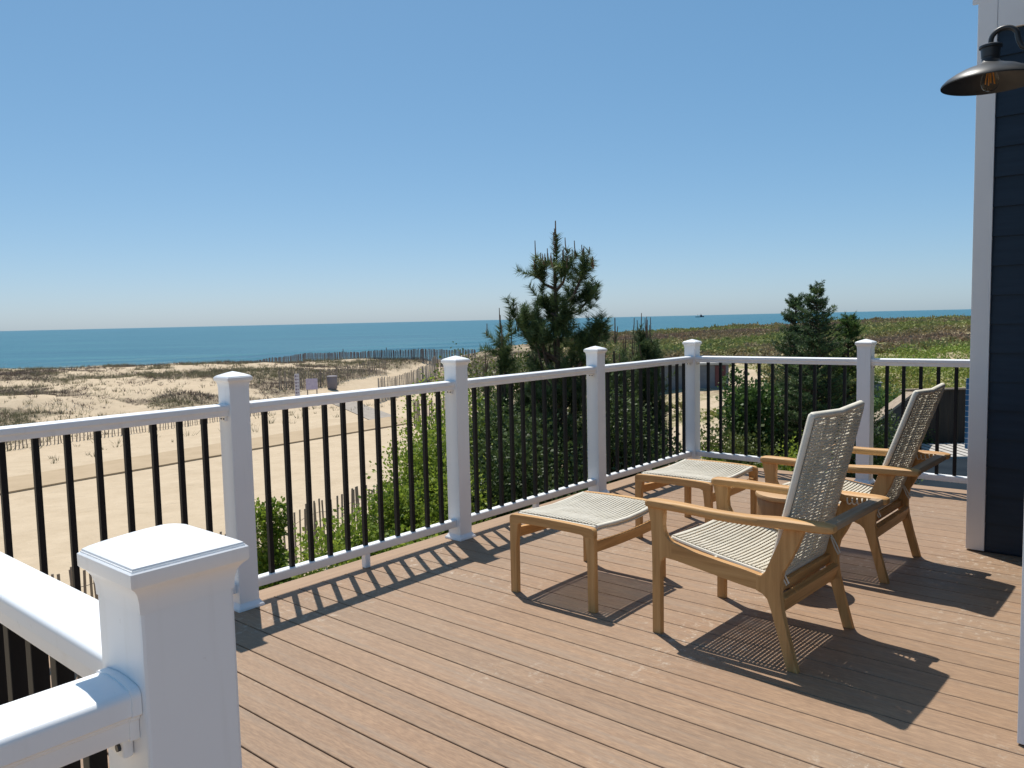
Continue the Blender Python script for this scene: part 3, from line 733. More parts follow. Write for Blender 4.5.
# ------------------------------------------------------------------ side table
tb = thing('side_table', 'round solid wood stump table between the two chairs', 'side table', (1.955, -2.045, 0))
b = MB(); n_ = 40; prof = [(.0, .008), (.120, .008), (.134, .016), (.145, .05), (.156, .14), (.161, .24), (.163, .33), (.162, .42), (.160, .455), (.156, .462), (0, .462)]
vs = []; fs = []
for (r_, z) in prof:
    for q in range(n_):
        a_ = 2*math.pi*q/n_; rr_ = r_*(1+.018*math.sin(3*a_+1)+.010*math.sin(7*a_)); vs.append((rr_*math.cos(a_), rr_*math.sin(a_), z))
for i in range(len(prof)-1):
    for q in range(n_): fs.append((i*n_+q, i*n_+(q+1) % n_, (i+1)*n_+(q+1) % n_, (i+1)*n_+q))
b.add(vs, fs); b.build('stump', M_stump, tb, True)
b = MB(); b.lathe([(0, .463), (.166, .463), (.172, .467), (.173, .478), (.170, .486), (.162, .490), (0, .490)], 48); b.build('table_top', M_stumptop, tb, True)
b = MB()
for q in range(3): a_ = q*2.1+.4; b.tube([(.09*math.cos(a_), .09*math.sin(a_), 0), (.09*math.cos(a_), .09*math.sin(a_), .012)], .02, 10)
b.build('foot', M_dark, tb)

# ------------------------------------------------------------------ fences on the sand
def snow_fence(pts, h, pitch, mt, label, postgap=3.0, sunk=.05, lean=.05, wd=.034, seed=1, pr=.028, tops=None, group='slatted snow fences on the sand'):
    r_ = random.Random(seed); c0 = W(pts[0][0], pts[0][1], float(T(*pts[0])))
    t = thing('snow_fence', label, 'fence', c0, 0, group); b = MB(); wires = [[], [], []]; posts = []; acc = 0; nxt = 0
    P = [Vector(p) for p in pts]
    for A_, B_ in zip(P[:-1], P[1:]):
        L = (B_-A_).length; s = 0
        while s < L:
            q = A_+(B_-A_)*(s/L); z = float(T(q.x, q.y)); w0 = W(q.x, q.y, z)-c0; dd = (W(B_.x, B_.y)-W(A_.x, A_.y)).normalized()
            sag = .05*math.sin(acc*1.7)+.04*math.sin(acc*.6+1)
            hh = h*(1+r_.uniform(-.06, .05))+sag; la = r_.uniform(-lean, lean); lb = r_.uniform(-lean, lean)
            a_ = Vector((w0.x, w0.y, w0.z-sunk)); e_ = a_+Vector((dd.x*la*hh+lb*dd.y*hh*.5, dd.y*la*hh-lb*dd.x*hh*.5, hh+sunk)); sd_ = Vector((dd.x, dd.y, 0))*wd/2; nn_ = Vector((-dd.y, dd.x, 0))*.006
            if tops:
                zt = float(np.interp(q.x, [t_[0] for t_ in tops], [t_[1] for t_ in tops]))+sag*.6+r_.uniform(-.04, .04); e_ = Vector((e_.x, e_.y, max(zt-c0.z, a_.z+.25)))
                a_ = Vector((a_.x, a_.y, min(a_.z, zt-.75-c0.z)))
            tw = r_.uniform(.7, 1.1)
            vs = [a_-sd_*tw-nn_, a_+sd_*tw-nn_, a_+sd_*tw+nn_, a_-sd_*tw+nn_, e_-sd_*tw-nn_, e_+sd_*tw-nn_, e_+sd_*tw+nn_, e_-sd_*tw+nn_]
            b.add(vs, [(0, 3, 2, 1), (4, 5, 6, 7), (0, 1, 5, 4), (1, 2, 6, 5), (2, 3, 7, 6), (3, 0, 4, 7)])
            for k_, fz in enumerate((.2, .5, .82)): wires[k_].append(a_+(e_-a_)*fz+nn_*1.4)
            if acc >= nxt: posts.append((a_-nn_*4, hh)); nxt += postgap
            s += pitch*r_.uniform(.85, 1.15); acc += pitch
    b.build('pickets', mt, t, fixn=False)
    wb = MB()
    for w_ in wires: wb.tube(w_[::3], .004, 4, False)
    wb.build('wire', M_dark, t)
    for a_, hh in posts:
        pb = MB(); pb.tube([a_-Vector((0, 0, .15)), a_+Vector((0, 0, hh+.12))], pr, 8); pb.build('fence_post', mt, t)
    return t
snow_fence([(-7.6, 6.6), (-5.3, 10), (-3.9, 12.2), (-2.5, 14.4), (-1.2, 16.8)], 1.15, .098, M_picket, 'nearest snow fence of thin brown pickets, just below the deck railing', 3.4, seed=2, pr=.016)
snow_fence([(-27, 22), (-17.7, 27.3), (-14.2, 32.2), (-11.4, 37.4)], .72, .13, M_picket, 'half buried snow fence at the foot of the left dunes past the packed path', 3, seed=3, lean=.12)
snow_fence([(-27, 72), (-19.5, 66.5), (-12, 63), (-2.6, 60)], .88, .105, M_picketshade, 'long dark snow fence standing against the sea beyond the dune gap', 4, seed=4, wd=.075, lean=.05, tops=[(-27, -2.0), (-22, -1.55), (-16.5, -.95), (-12, -.80), (-8.6, -.74), (-5.3, -.72), (-2.6, -.76)])
snow_fence([(-6.9, 41), (-6.1, 46), (-5.6, 50), (-5.0, 53.5)], 1.15, .10, M_picketlit, 'sunlit snow fence on the right of the sandy beach path', 3, seed=5, wd=.06)
snow_fence([(-13.0, 44.5), (-11.2, 47), (-9.8, 51), (-8.6, 55)], .9, .17, M_picket, 'low snow fence on the left of the sandy beach path, behind the litter bin', 3, seed=6, wd=.06, lean=.1)
snow_fence([(-3.9, 31.5), (-2.6, 31.2), (-1.6, 31.0)], 1.0, .09, M_picket, 'short grey snow fence end showing beside the second rail post', 1.2, seed=8, wd=.06)
snow_fence([(-5.0, 54), (-2.0, 50), (1.0, 49)], .9, .16, M_picket, 'snow fence turning right from the end of the beach path', 3, seed=12, wd=.06)

# bin and signs on the sand
def T3(u, v): return W(u, v, float(T(u, v)))
YAW = math.atan2(RT[1], RT[0])
k = NT('bin_grey'); k.base((.23, .20, .21)); k.rough(.7)
bn = thing('litter_bin', 'small dark grey litter bin at the mouth of the beach path', 'bin', T3(-10.55, 46.8), YAW)
b = MB(); b.lathe([(0, 0), (.25, 0), (.28, .05), (.30, .68), (.29, .70), (0, .70)], 24); b.build('barrel', k.m, bn, True)
b = MB(); b.lathe([(0, .70), (.31, .70), (.315, .74), (.26, .79), (0, .81)], 24); b.build('lid', k.m, bn, True)
k1 = NT('sign_lilac'); v = k1.coord(); k1.base(k1.ramp(k1.noise(v, 8, 3), [(.4, (.50, .42, .55)), (.6, (.56, .49, .60))])); k1.rough(.5)
k2 = NT('sign_white'); k2.base((.62, .58, .62)); k2.rough(.5)
sg = thing('beach_sign', 'lilac rectangular sign on two posts at the edge of the dunes', 'sign', T3(-10.25, 40.8), YAW)
b = MB(); b.box(-.30, .30, -.012, .012, .78, 1.34, .004); b.build('sign_board', k1.m, sg)
for s_ in (-.24, .24): b = MB(); b.box(s_-.025, s_+.025, .014, .06, -.1, 1.22); b.build('signpost', M_picket, sg)
sg = thing('beach_sign', 'tall narrow white sign with dark marks standing left of the lilac sign', 'sign', T3(-11.0, 40.8), YAW)
b = MB(); b.box(-.12, .12, -.012, .012, .45, 1.60, .004); bd = b.build('sign_board', k2.m, sg)
kk = NT('sign_mark'); kk.base((.22, .16, .22)); kk.rough(.6)
for i in range(6):
    z = 1.48-i*.17
    for x0_, x1_, a_, c_ in ((-.085, -.01, -.045, .04), (.015, .09, -.015, .02)): b = MB(); b.box(x0_, x1_, -.0165, -.0125, z+a_, z+c_); b.build('sign_mark', kk.m, bd)
b = MB(); b.box(-.03, .03, .014, .06, -.1, 1.5); b.build('signpost', M_picket, sg)

# boat
k = NT('boat_hull'); k.base((.03, .05, .08)); k.rough(.5)
bt = thing('boat', 'small dark fishing boat far out on the horizon', 'boat', W(720, 3050, SZ), YAW+.15)
b = MB(); hull = []; L = 34
for x_ in np.linspace(-17, 17, 13):
    f_ = (x_+17)/34; hw = 3.6*(1-max(0, (f_-.55)/.45)**2)*(.8+.2*min(1, f_*4)); top = 2.6+2.2*max(0, (f_-.5)*2)**2; hull.append([(x_, -hw*.6, -.6), (x_, -hw, top), (x_, hw, top), (x_, hw*.6, -.6)])
vs = [p for r_ in hull for p in r_]; fs = [(i*4+q, i*4+(q+1) % 4, i*4+4+(q+1) % 4, i*4+4+q) for i in range(12) for q in range(4)]+[(0, 1, 2, 3), (51, 50, 49, 48)]
b.add(vs, fs); b.build('hull', k.m, bt)
b = MB(); b.box(2, 9, -2.4, 2.4, 2.5, 7.5, .2); b.box(3, 7, -1.8, 1.8, 7.4, 9.6, .2); b.build('cabin', k.m, bt)
b = MB(); b.tube([(4.5, 0, 9), (4.5, 0, 16)], .3, 6); b.tube([(-8, 0, 3), (-8, 0, 11)], .3, 6); b.tube([(-8, 0, 10), (2, 0, 6)], .2, 6); b.build('mast', k.m, bt)

# ------------------------------------------------------------------ neighbouring structures to the right
kg = NT('grey_clapboard'); v = kg.coord(); kg.base(kg.ramp(kg.noise(v, 3, 4), [(.3, (.15, .155, .17)), (.7, (.20, .205, .22))])); kg.rough(.8)
km = NT('maroon_door'); km.base((.12, .03, .03)); km.rough(.5)
kr = NT('pale_roof'); v = kr.coord(); kr.base(kr.ramp(kr.noise(v, 4, 5), [(.3, (.42, .39, .35)), (.7, (.54, .51, .46))])); kr.rough(.8)
def yw_at(a): return YAW+a
sh = thing('storage_hut', 'low grey storage hut with pale flat roof and dark red doors beyond the corner post', 'hut', W(8.0, 37.0, float(T(8.0, 37.0))), yw_at(.05))
b = MB(); b.box(-2.1, 2.1, 0, 2.0, -.3, 1.02); b.build('wall', kg.m, sh)
b = MB(); b.box(-2.2, 2.2, -.10, 2.1, 1.022, 1.12, .01); b.build('roof', kr.m, sh)
for x0_, x1_ in ((1.45, 1.95), (-1.95, -1.6)):
    b = MB(); b.box(x0_, x1_, -.035, -.002, .03, .98, .006); dr = b.build('door', km.m, sh)
    b = MB(); b.tube([(x1_-.06, -.07, .55), (x1_-.06, -.03, .55)], .02, 8); b.build('handle', M_dark, dr)
kb = NT('dark_platform'); v = kb.coord(); kb.base(kb.ramp(kb.noise(v, 2, 5), [(.3, (.010, .017, .025)), (.7, (.020, .029, .038))])); kb.rough(.85, .1)
def gb(name, lab, cat, mt, u0, u1, v0, v1, z0, z1, bev=.01, part='panel'):
    t = thing(name, lab, cat, W((u0+u1)/2, (v0+v1)/2, z0), YAW); b = MB(); b.box(-(u1-u0)/2, (u1-u0)/2, -(v1-v0)/2, (v1-v0)/2, 0, z1-z0, bev); b.build(part, mt, t); return t
pf = gb('roof_terrace', 'dark slate blue lower terrace of the neighbouring house', 'terrace', kb.m, 5.6, 14.5, 10.2, 15.2, GZ-.1, -1.42, .02, 'floor')
b = MB(); b.box(-4.5, 4.5, -2.56, -2.50, 1.2, 1.42, .01); b.build('edge_trim', kr.m, pf)
# slatted pale bench deck
sb = thing('slatted_bench', 'pale grey slatted bench in front of the dark plank screen', 'bench', W(10.6, 15.9, -1.42), YAW)
b = MB()
for i in range(30):
    xx = -2.6+i*.18; b.box(xx, xx+.13, -.8, .8, .0, .03, .003)
b.build('seat', kr.m, sb); b = MB(); b.box(-2.7, 2.8, -.84, -.805, -.14, .045, .004); b.build('edge_board', kr.m, sb); b = MB()
for xx in (-2.5, 0, 2.6): b.box(xx, xx+.1, -.7, .7, -1.3, -.002)
b.build('support', M_brownfence, sb)
fc = thing('plank_screen', 'dark brown plank screen with a pale capping board behind the far chair', 'fence', W(11.0, 17.1, -1.6), YAW)
b = MB()
for i in range(27):
    xx = -2.6+i*.2; b.box(xx, xx+.192, 0, .03, 0, 1.30+.0, .003)
b.build('planks', M_brownfence, fc); b = MB(); b.box(-2.65, 2.85, -.05, .06, 1.303, 1.338, .004); b.build('capping', M_tan, fc)
# low timber wall running toward us
def wallrun(name, lab, cat, p0, p1, z0, z1, th, mt, cap):
    A_ = W(*p0); B_ = W(*p1); L = (B_-A_).length; t = thing(name, lab, cat, (A_.x, A_.y, z0), math.atan2(B_.y-A_.y, B_.x-A_.x))
    b = MB(); n_ = max(1, int((z1-z0)/.2))
    for i in range(n_): hz = (z1-z0)/n_; b.box(0, L, -th/2, th/2, i*hz+.003, (i+1)*hz-.003, .003)
    b.build('planks', mt, t); b = MB(); b.box(-.03, L+.03, -th/2-.05, th/2+.05, z1-z0+.001, z1-z0+.05, .004); b.build('capping', cap, t); return t
wallrun('timber_wall', 'brown horizontal board wall with tan capping behind the last railing post', 'wall', (5.55, 12.4), (8.5, 17.0), -2.1, -.36, .08, M_brownfence, M_tan)
ub = gb('utility_box', 'small grey utility box behind the last railing post', 'utility box', kg.m, 8.05, 8.45, 18.2, 18.6, -1.0, -.22, .02, 'cabinet')
b = MB(); b.box(-.22, .22, -.22, .22, .781, .80, .005); b.build('lid', kr.m, ub)
b = MB(); b.box(-.12, .12, -.12, .12, -1.8, -.001); b.build('pedestal', kg.m, ub)
kbl = NT('blue_plastic'); kbl.base((.03, .14, .28)); kbl.rough(.4)
bp_ = thing('blue_pole', 'thin blue pole with white spots beside the white corner board', 'pole', W(9.16, 16.0, -1.39), YAW)
b = MB(); b.tube([(0, 0, 0), (0, 0, 1.42)], .029, 10); pp = b.build('shaft', kbl.m, bp_); b = MB()
for i in range(12): b.tube([(0, 0, .1+i*.11), (0, 0, .107+i*.11)], .0315, 10)
b.build('band', M_trim, pp)
bmx = thing('timber_beam', 'loose tan timber beam lying on the dark lower terrace', 'beam', W(5.75, 10.75, -1.42), YAW+.75)
b = MB(); b.box(0, 1.3, -.07, .07, .0, .09, .006); b.build('beam', M_tan, bmx)

# ------------------------------------------------------------------ vegetation
def blob_points(n, rx, ry, rz, nl=9, seed=0, shell=.5):
    """points through overlapping lumps filling an ellipsoid-ish crown (base at z=0)"""
    g = np.random.default_rng(seed); c = g.normal(size=(nl, 3)); c = unit(c)*g.random((nl, 1))**.45; c[:, 2] = c[:, 2]*.5+.5
    c = c*np.array([rx*.85, ry*.85, rz*.86]); rad = (.34+.34*g.random(nl))*min(rx, ry, rz*.8)
    k_ = g.choice(nl, n, p=rad**2/(rad**2).sum()); dd = unit(g.normal(size=(n, 3))); r_ = (shell+(1-shell)*g.random((n, 1)))*rad[k_][:, None]
    wob = 1+.25*np.sin(dd[:, :1]*7+k_[:, None])*np.cos(dd[:, 1:2]*6)
    return c[k_]+dd*r_*wob, dd, k_, c
def shrub(u, v, zb, rx, rz, label, mt=None, n=5200, size=.05, seed=0, name='shrub', cat='shrub', group='green shrubs below the deck', flowers=0, ry=None):
    t = thing(name, label, cat, W(u, v, zb), YAW, group); n = int(n*3.9); size = size*.98; P, dd, k_, c = blob_points(n, rx, ry or rx, rz, 34, seed, .45)
    P[:, 2] = np.abs(P[:, 2]); f_ = rz/np.percentile(P[:, 2], 98.5); P[:, 2] *= f_; c = c*np.array([1, 1, f_])
    ti = .45+.3*rng.normal(size=n)*.6+((k_ % 5)-2)*.07
    fast_mesh('foliage', leaves(P, size*.78*(.7+.6*rng.random((n, 1))), .5, .72, dd), 4, mt or M_shrub, t, ti)
    b = MB(); r_ = random.Random(seed)
    for q in range(16):
        e_ = c[q % len(c)]; b.tube([(r_.uniform(-.12, .12), r_.uniform(-.12, .12), -.1), (e_[0]*.5+r_.uniform(-.05, .05), e_[1]*.5, e_[2]*.55), (e_[0], e_[1], e_[2])], [.016, .010, .004], 5)
    b.build('stems', M_bark, t)
    if flowers:
        Pf = P[rng.choice(n, flowers)]+dd[:flowers]*.02; fast_mesh('flowers', np.concatenate([leaves(Pf, .045, .9, 1.0) for _ in range(3)]), 4, M_red, t)
    return t

def needle_fan(P0, P1, n, length, spread=.9, width=.0022, g=None, start=.25):
    """needles along a shoot from P0 to P1"""
    P0 = np.asarray(P0, float); P1 = np.asarray(P1, float); ax = unit((P1-P0)[None])[0]; t = start+(1-start)*g.random((n, 1)); base = P0+(P1-P0)*t
    rd = g.normal(size=(n, 3)); rd = rd-(rd@ax)[:, None]*ax; rd = unit(rd)
    d_ = unit(ax*(1-spread*.5)+rd*spread); L = length*(.75+.5*g.random((n, 1))); sd_ = unit(np.cross(d_, g.normal(size=(n, 3))))*width
    return np.stack([base-sd_, base+sd_, base+d_*L], 1)

def pine(u, v, tips, H, label, seed=0, rad=.55, nsh=90, candle=(.12, .32), needle=.085, density=90, top_open=.7, zbase=GZ, ncand=30, lower=1.0, core=40, core_top=.8, corew=1.0):
    """young pine: leader, upswept limbs, bottle-brush shoots, upright brown candles"""
    g = np.random.default_rng(seed); r_ = random.Random(seed); t = thing('pine_tree', label, 'tree', W(u, v, zbase), YAW, 'young pines beyond the railing')
    lean = [(r_.uniform(-.03, .03), r_.uniform(-.03, .03)) for _ in range(6)]
    b = MB(); tp = [(lean[i][0], lean[i][1], H*(i/5)*.93-.1) for i in range(6)]; b.tube(tp, [.055*(1-i/6.5) for i in range(6)], 8); b.build('trunk', M_bark, t, True)
    shoots = []; limb = MB(); density = int(density*1.5)
    def add_limb(z0, ex, ey, ez):
        mid = (ex*.6, ey*.6, z0+(ez-z0)*.35); limb.tube([(0, 0, z0), mid, (ex, ey, ez)], [.02, .014, .008], 6, False)
        # side shoots along the limb end
        for q in range(6):
            f_ = .45+.11*q; p = np.array(mid)*(1-f_)+np.array([ex, ey, ez])*f_
            dx = g.normal(size=3)*.08; dx[2] = abs(dx[2])+.05; shoots.append((p, p+dx*1.5))
        shoots.append((np.array([ex, ey, ez])-.02, np.array([ex*1.02, ey*1.02, ez+.20])))
    for (ex, ez, z0) in tips:
        ey = r_.uniform(-.15, .15); add_limb(z0, ex, ey, ez)
        for q in range(2): p = np.array([ex+r_.uniform(-.07, .07), ey+r_.uniform(-.07, .07), ez-.12+r_.uniform(-.06, .08)]); shoots.append((p, p+np.array([r_.uniform(-.03, .05), 0, .20])))
    if tips:
        for q in range(5): shoots.append((np.array([0, 0, H*(.80+.03*q)]), np.array([r_.uniform(-.02, .02), 0, H*(.80+.03*q)+.2])))
    for q in range(nsh):
        zf = g.random()**1.15*top_open; z = .25+zf*(H-.3); rr_ = rad*lower*(1.05-.75*zf/top_open)*(.35+.65*g.random()); a_ = g.random()*6.283
        ex, ey = rr_*math.cos(a_), rr_*math.sin(a_); ez = z+.25+.3*g.random()
        if q % 3 == 0: add_limb(max(z-.15, .1), ex, ey, ez)
        else: shoots.append((np.array([ex*.7, ey*.7, z]), np.array([ex, ey, z+.24])))
    for q in range(core):
        z = .6+(core_top*H-.6)*g.random(); rr_ = (.10+.24*(1-z/(H*1.05)))*(.4+.8*g.random())*corew; a_ = g.random()*6.283; p = np.array([rr_*math.cos(a_), rr_*math.sin(a_), z]); shoots.append((p*np.array([.5, .5, 1]), p+np.array([0, 0, .17])))
    shoots.append((np.array([0, 0, H*.80]), np.array([0, 0, H*.955])))
    limb.build('limbs', M_bark, t, True)
    ND = np.concatenate([needle_fan(a_, b_, density, needle, .85, .0036, g, .0) for a_, b_ in shoots])
    ti = np.repeat(.4+.22*g.normal(size=len(shoots)), density)+.12*g.normal(size=len(ND))
    fast_mesh('crown', ND, 3, M_pine, t, ti)
    order = sorted(shoots, key=lambda s: -s[1][2])[:ncand]
    for a_, b_ in order:
        for q in range(r_.choice((1, 1, 2))):
            L = r_.uniform(*candle)*(1 if q == 0 else .6); p = Vector(b_)-Vector((0, 0, .04)); o = Vector((r_.uniform(-.03, .03), r_.uniform(-.03, .03), 0))
            cb = MB(); cb.tube([p+o*.4, p+o+Vector((0, 0, L*.6)), p+o*1.1+Vector((0, 0, L))], [.007, .006, .0045], 5); cb.build('candle', M_candle, t, True)
    for q in range(3):
        o = Vector(((q-1)*.025, r_.uniform(-.02, .02), 0)); cb = MB(); cb.tube([Vector((0, 0, H*.93)), Vector((0, 0, H*.93))+o+Vector((0, 0, (.07, .30, .12)[q]))], [.010, .006], 6); cb.build('candle', M_candle, t, True)
    return t
# photo offsets of the big pine at 8.6 m: 1 px = .0108 m
def tip(px, py, v=8.6, cx=561, zb=GZ, back=45):
    k_ = v/799; hz = 331.5-px*23/970; return ((px-cx)*k_, 1.42-(py-hz)*k_-zb, 1.42-(py+back-hz)*k_-zb)
tips = [tip(541, 276, back=14), tip(571, 270, back=20), tip(588, 272, back=38), tip(597, 296, back=22), tip(579, 300, back=20), tip(548, 306, back=10), tip(570, 318, back=10), tip(519, 318, back=45), tip(531, 330, back=30), tip(598, 335, back=50), tip(592, 345, back=35), tip(604, 330, back=50), tip(588, 355, back=20)]
pine(.50, 8.6, tips, 5.22, 'tallest pine, dark green with upright brown candles, rising above the horizon', seed=11, rad=.80, nsh=170, density=105, top_open=.69, ncand=26, needle=.085, core=110, core_top=.77, corew=1.6, candle=(.08, .22))
def small_pine(px, ytop, v, label, seed, rad=.35, nsh=70, mat=None):
    k_ = v/799; hz = 331.5-px*23/970; u = (px-512)*k_; H = 1.42-(ytop-hz)*k_-GZ+.04
    return pine(u, v, [], H, label, seed=seed, rad=rad, nsh=nsh, density=95, top_open=.84, ncand=7, candle=(.12, .28), core=30, core_top=.9, corew=.9)
small_pine(503, 330, 9.0, 'small pine just left of the tallest pine, its candles crossing the horizon', 21, .30, 60)
small_pine(486, 356, 10.0, 'short pine with a single reddish candle, leftmost of the pines', 22, .4, 60)
small_pine(616, 322, 9.6, 'slim pine rising just right of the post behind the near footstool', 23, .52, 120)
small_pine(648, 324, 9.8, 'slim pine with a tight cluster of candles, rightmost of the pines', 24, .50, 120)
small_pine(633, 343, 10.2, 'shortest pine, squeezed between the two slim pines on the right', 25, .36, 60)
small_pine(536, 345, 9.9, 'low pine half hidden behind the left side of the tallest pine', 26, .5, 80)

def spruce(u, v, H, rb, label, seed, mt=M_spruce, name='spruce_tree', group='spruces beyond the far railing', tiers=44, zbase=GZ, needle=.034, dens=26, droop=-.05, flat=1.0):
    g = np.random.default_rng(seed); t = thing(name, label, 'tree', W(u, v, zbase), YAW, group)
    b = MB(); b.tube([(0, 0, -.1), (0, 0, H*.5), (0, 0, H*.98)], [.07, .04, .006], 8); b.build('trunk', M_bark, t, True)
    lm_ = MB(); NDs = []; tis = []
    for i in range(tiers):
        f_ = i/(tiers-1); z = .15+(H-.25)*f_+g.normal()*.02; R_ = rb*(1-f_)**.74*flat+.06; nb_ = int(9+6*(1-f_))
        for q in range(nb_):
            a_ = g.random()*6.283; L = R_*(.65+.5*g.random()); rise = (.10+.55*f_)*L+droop*L*(1-f_)
            e_ = np.array([math.cos(a_)*L, math.sin(a_)*L, rise]); s0 = np.array([0, 0, z+g.normal()*.035]); lm_.tube([s0, s0+e_*.6+np.array([0, 0, -.02]), s0+e_], [.008, .005, .002], 4, False)
            side = np.array([-math.sin(a_), math.cos(a_), 0]); nt_ = max(3, int(L/.065)); tt = .45+.25*g.normal()
            for w_ in range(nt_):
                fr = .18+.82*(w_+.5)/nt_; p = s0+e_*fr; tl = .05+.16*L*(1.1-fr)
                for sg_ in (-1, 1):
                    tipp = p+side*sg_*tl+e_/max(L, .01)*tl*.7+np.array([0, 0, g.normal()*.02+.01]); NDs.append(needle_fan(p, tipp, dens, needle, .8, .0045, g, 0.)); tis.append(np.full(dens, tt+.14*(fr-.4)+.1*g.normal()))
            NDs.append(needle_fan(s0+e_*.75, s0+e_*1.06, dens, needle, .8, .0026, g, 0.)); tis.append(np.full(dens, tt+.15))
    NDs.append(needle_fan((0, 0, H*.9), (0, 0, H), 60, needle, .8, .0026, g, 0.)); tis.append(np.full(60, .6))
    lm_.build('limbs', M_bark, t); fast_mesh('crown', np.concatenate(NDs), 3, mt, t, np.concatenate(tis)); return t
def at_px(px, ytop, v): k_ = v/799; hz = 331.5-px*23/970; return (px-512)*k_, v, 1.42-(ytop-hz)*k_-GZ
u, v, H = at_px(817, 287, 10.2); spruce(u, v, H, .95, 'tallest dark spruce, its pointed top breaking the horizon', 31, dens=24)
u, v, H = at_px(796, 296, 10.8); spruce(u, v, H, .85, 'second spruce with a blunt top, left of and behind the tallest spruce', 32, dens=20)
u, v, H = at_px(849, 313, 10.6); spruce(u, v, H, .70, 'lighter green spruce with loose open sprays, right of the tallest spruce', 33, mt=M_yew, dens=20, flat=1.1)
u, v, H = at_px(750, 388, 10.4); shrub(u, v, GZ, .45, H, 'bright green leafy bush left of the spruces', M_yew, 9000, .055, 41)
u, v, H = at_px(735, 440, 9.6); shrub(u, v, GZ, .6, H, 'low olive bush behind the railing corner', M_olive, 6000, .05, 42)
u, v, H = at_px(704, 462, 9.4); shrub(u, v, GZ, .55, H, 'low green bush right behind the corner post', M_shrub, 6000, .05, 43)
u, v, H = at_px(790, 462, 9.3); shrub(u, v, GZ, .6, H, 'green bush at the feet of the spruces', M_shrub, 6500, .05, 44)
u, v, H = at_px(880, 436, 10.6); shrub(u, v, GZ, .5, H, 'small dark bush at the foot of the timber wall', M_dkleaf, 5000, .05, 45)
u, v, H = at_px(888, 397, 17.6); shrub(u, v, GZ, .8, H, 'bright rose bush with pale blossom behind the timber wall', M_yew, 5000, .07, 46)
# hedge line just below the near railing
hed = [(256, 522, 5.9, .30, 'leafy bush filling the gap below the second nearest post', 0), (300, 566, 5.3, .40, 'low bush just under the bottom rail, right of the second nearest post', 0), (350, 548, 5.8, .42, 'rose bush with a few pink blooms in front of the nearest snow fence', 7),
       (402, 500, 6.9, .42, 'light green bush rising right of the nearest snow fence', 0), (420, 448, 7.7, .55, 'tall bright green bush left of the second rail post', 0), (448, 402, 8.8, .7, 'tallest leafy bush, directly behind the post left of the pines', 0),
       (405, 548, 6.0, .42, 'low dark bush under the middle of the railing with the rose behind it', 0), (440, 492, 6.9, .6, 'dense bush low behind the base of the post left of the pines', 0)]
for i, (px, yt, v, rr_, lab, fl) in enumerate(hed):
    u, v, H = at_px(px, yt, v); shrub(u, v, GZ, rr_, H, lab, M_shrub, 9500, .042, 50+i, flowers=fl)
hed2 = [(500, 420, 8.0, .6, 'dark bush below the small pine left of the tallest pine', M_dkleaf), (560, 452, 7.4, .6, 'bush at the foot of the tallest pine', M_dkleaf), (520, 458, 7.3, .6, 'dark bush left of the foot of the tallest pine', M_dkleaf), (474, 372, 10.6, .6, 'yellowish bush behind the leftmost short pine', M_olive),
        (600, 402, 8.9, .6, 'green bush behind the post by the near footstool', M_dkleaf), (628, 424, 9.0, .55, 'green bush below the slim pines', M_dkleaf), (665, 452, 9.2, .5, 'low bush left of the corner post', M_dkleaf), (600, 358, 11.5, .7, 'yellow green bush between the tallest pine and the slim pines', M_olive), (655, 476, 8.6, .45, 'lowest bush behind the corner of the deck', M_dkleaf), (524, 358, 11.3, .6, 'olive bush seen between the two left pines', M_olive)]
for i, (px, yt, v, rr_, lab, mt) in enumerate(hed2):
    u, v, H = at_px(px, yt, v); shrub(u, v, GZ, rr_, H, lab, mt, 7000, .045, 70+i)

# ground cover: low green growth under the hedge and around the trees
def scatter(n, ulo, uhi, vlo, vhi, keep): 
    u = rng.uniform(ulo, uhi, n); v = rng.uniform(vlo, vhi, n); m_ = keep(u, v); return u[m_], v[m_]
def to_world(u, v, z): return np.stack([CX+u*RT[0]+v*FW[0], CY+u*RT[1]+v*FW[1], z], -1)
def tufts(u, v, h, nb, wd, spread):
    N = len(u); z = T(u, v); P = np.repeat(to_world(u, v, z), nb, 0); hh = np.repeat(h, nb)[:, None]*(.5+.8*rng.random((N*nb, 1)))
    off = rng.normal(size=(N*nb, 3))*np.array([spread, spread, 0])*np.repeat(h, nb)[:, None]; base = P+off*.5; base[:, 2] -= .03
    tip_ = P+off*1.4+hh*np.array([0, 0, 1]); sd_ = unit(rng.normal(size=(N*nb, 3))*np.array([1, 1, 0]))*wd*(.6+.8*rng.random((N*nb, 1)))
    return np.stack([base-sd_, base+sd_, tip_], 1)
print('base built')
# beach grass and dry tufts on the left dunes
u, v = scatter(90000, -60, 12, 24, 64, lambda u, v: rng.random(len(u)) < (veg(u, v)*.6+.10*sstep((fbm(u*.6, v*.6, 2)-.42)/.2)+.03)*sstep((v-np.interp(np.clip(u/v, -1.2, 1), S_, VS)+1)/2)*np.clip((path_dist(u, v)-1.5), 0, 1)*(u/v < .08))
g1 = rng.random(len(u)); h = .07+.17*g1
patch = fbm(u*.3+9, v*.4+2, 3)
isg = patch+.1*rng.normal(size=len(u)) > .5
o = fast_mesh('beach_grass', tufts(u[isg], v[isg], h[isg]*1.2, 9, .014, .55), 3, M_grass, None); tag(o, 'dry olive beach grass tufts scattered over the left dunes', 'grass', None, 'stuff')
o = fast_mesh('dune_twigs', tufts(u[~isg], v[~isg], h[~isg]*.8, 9, .016, .9), 3, M_twig, None); tag(o, 'low brown dune plants and dry twigs on the left dunes', 'dune plants', None, 'stuff')
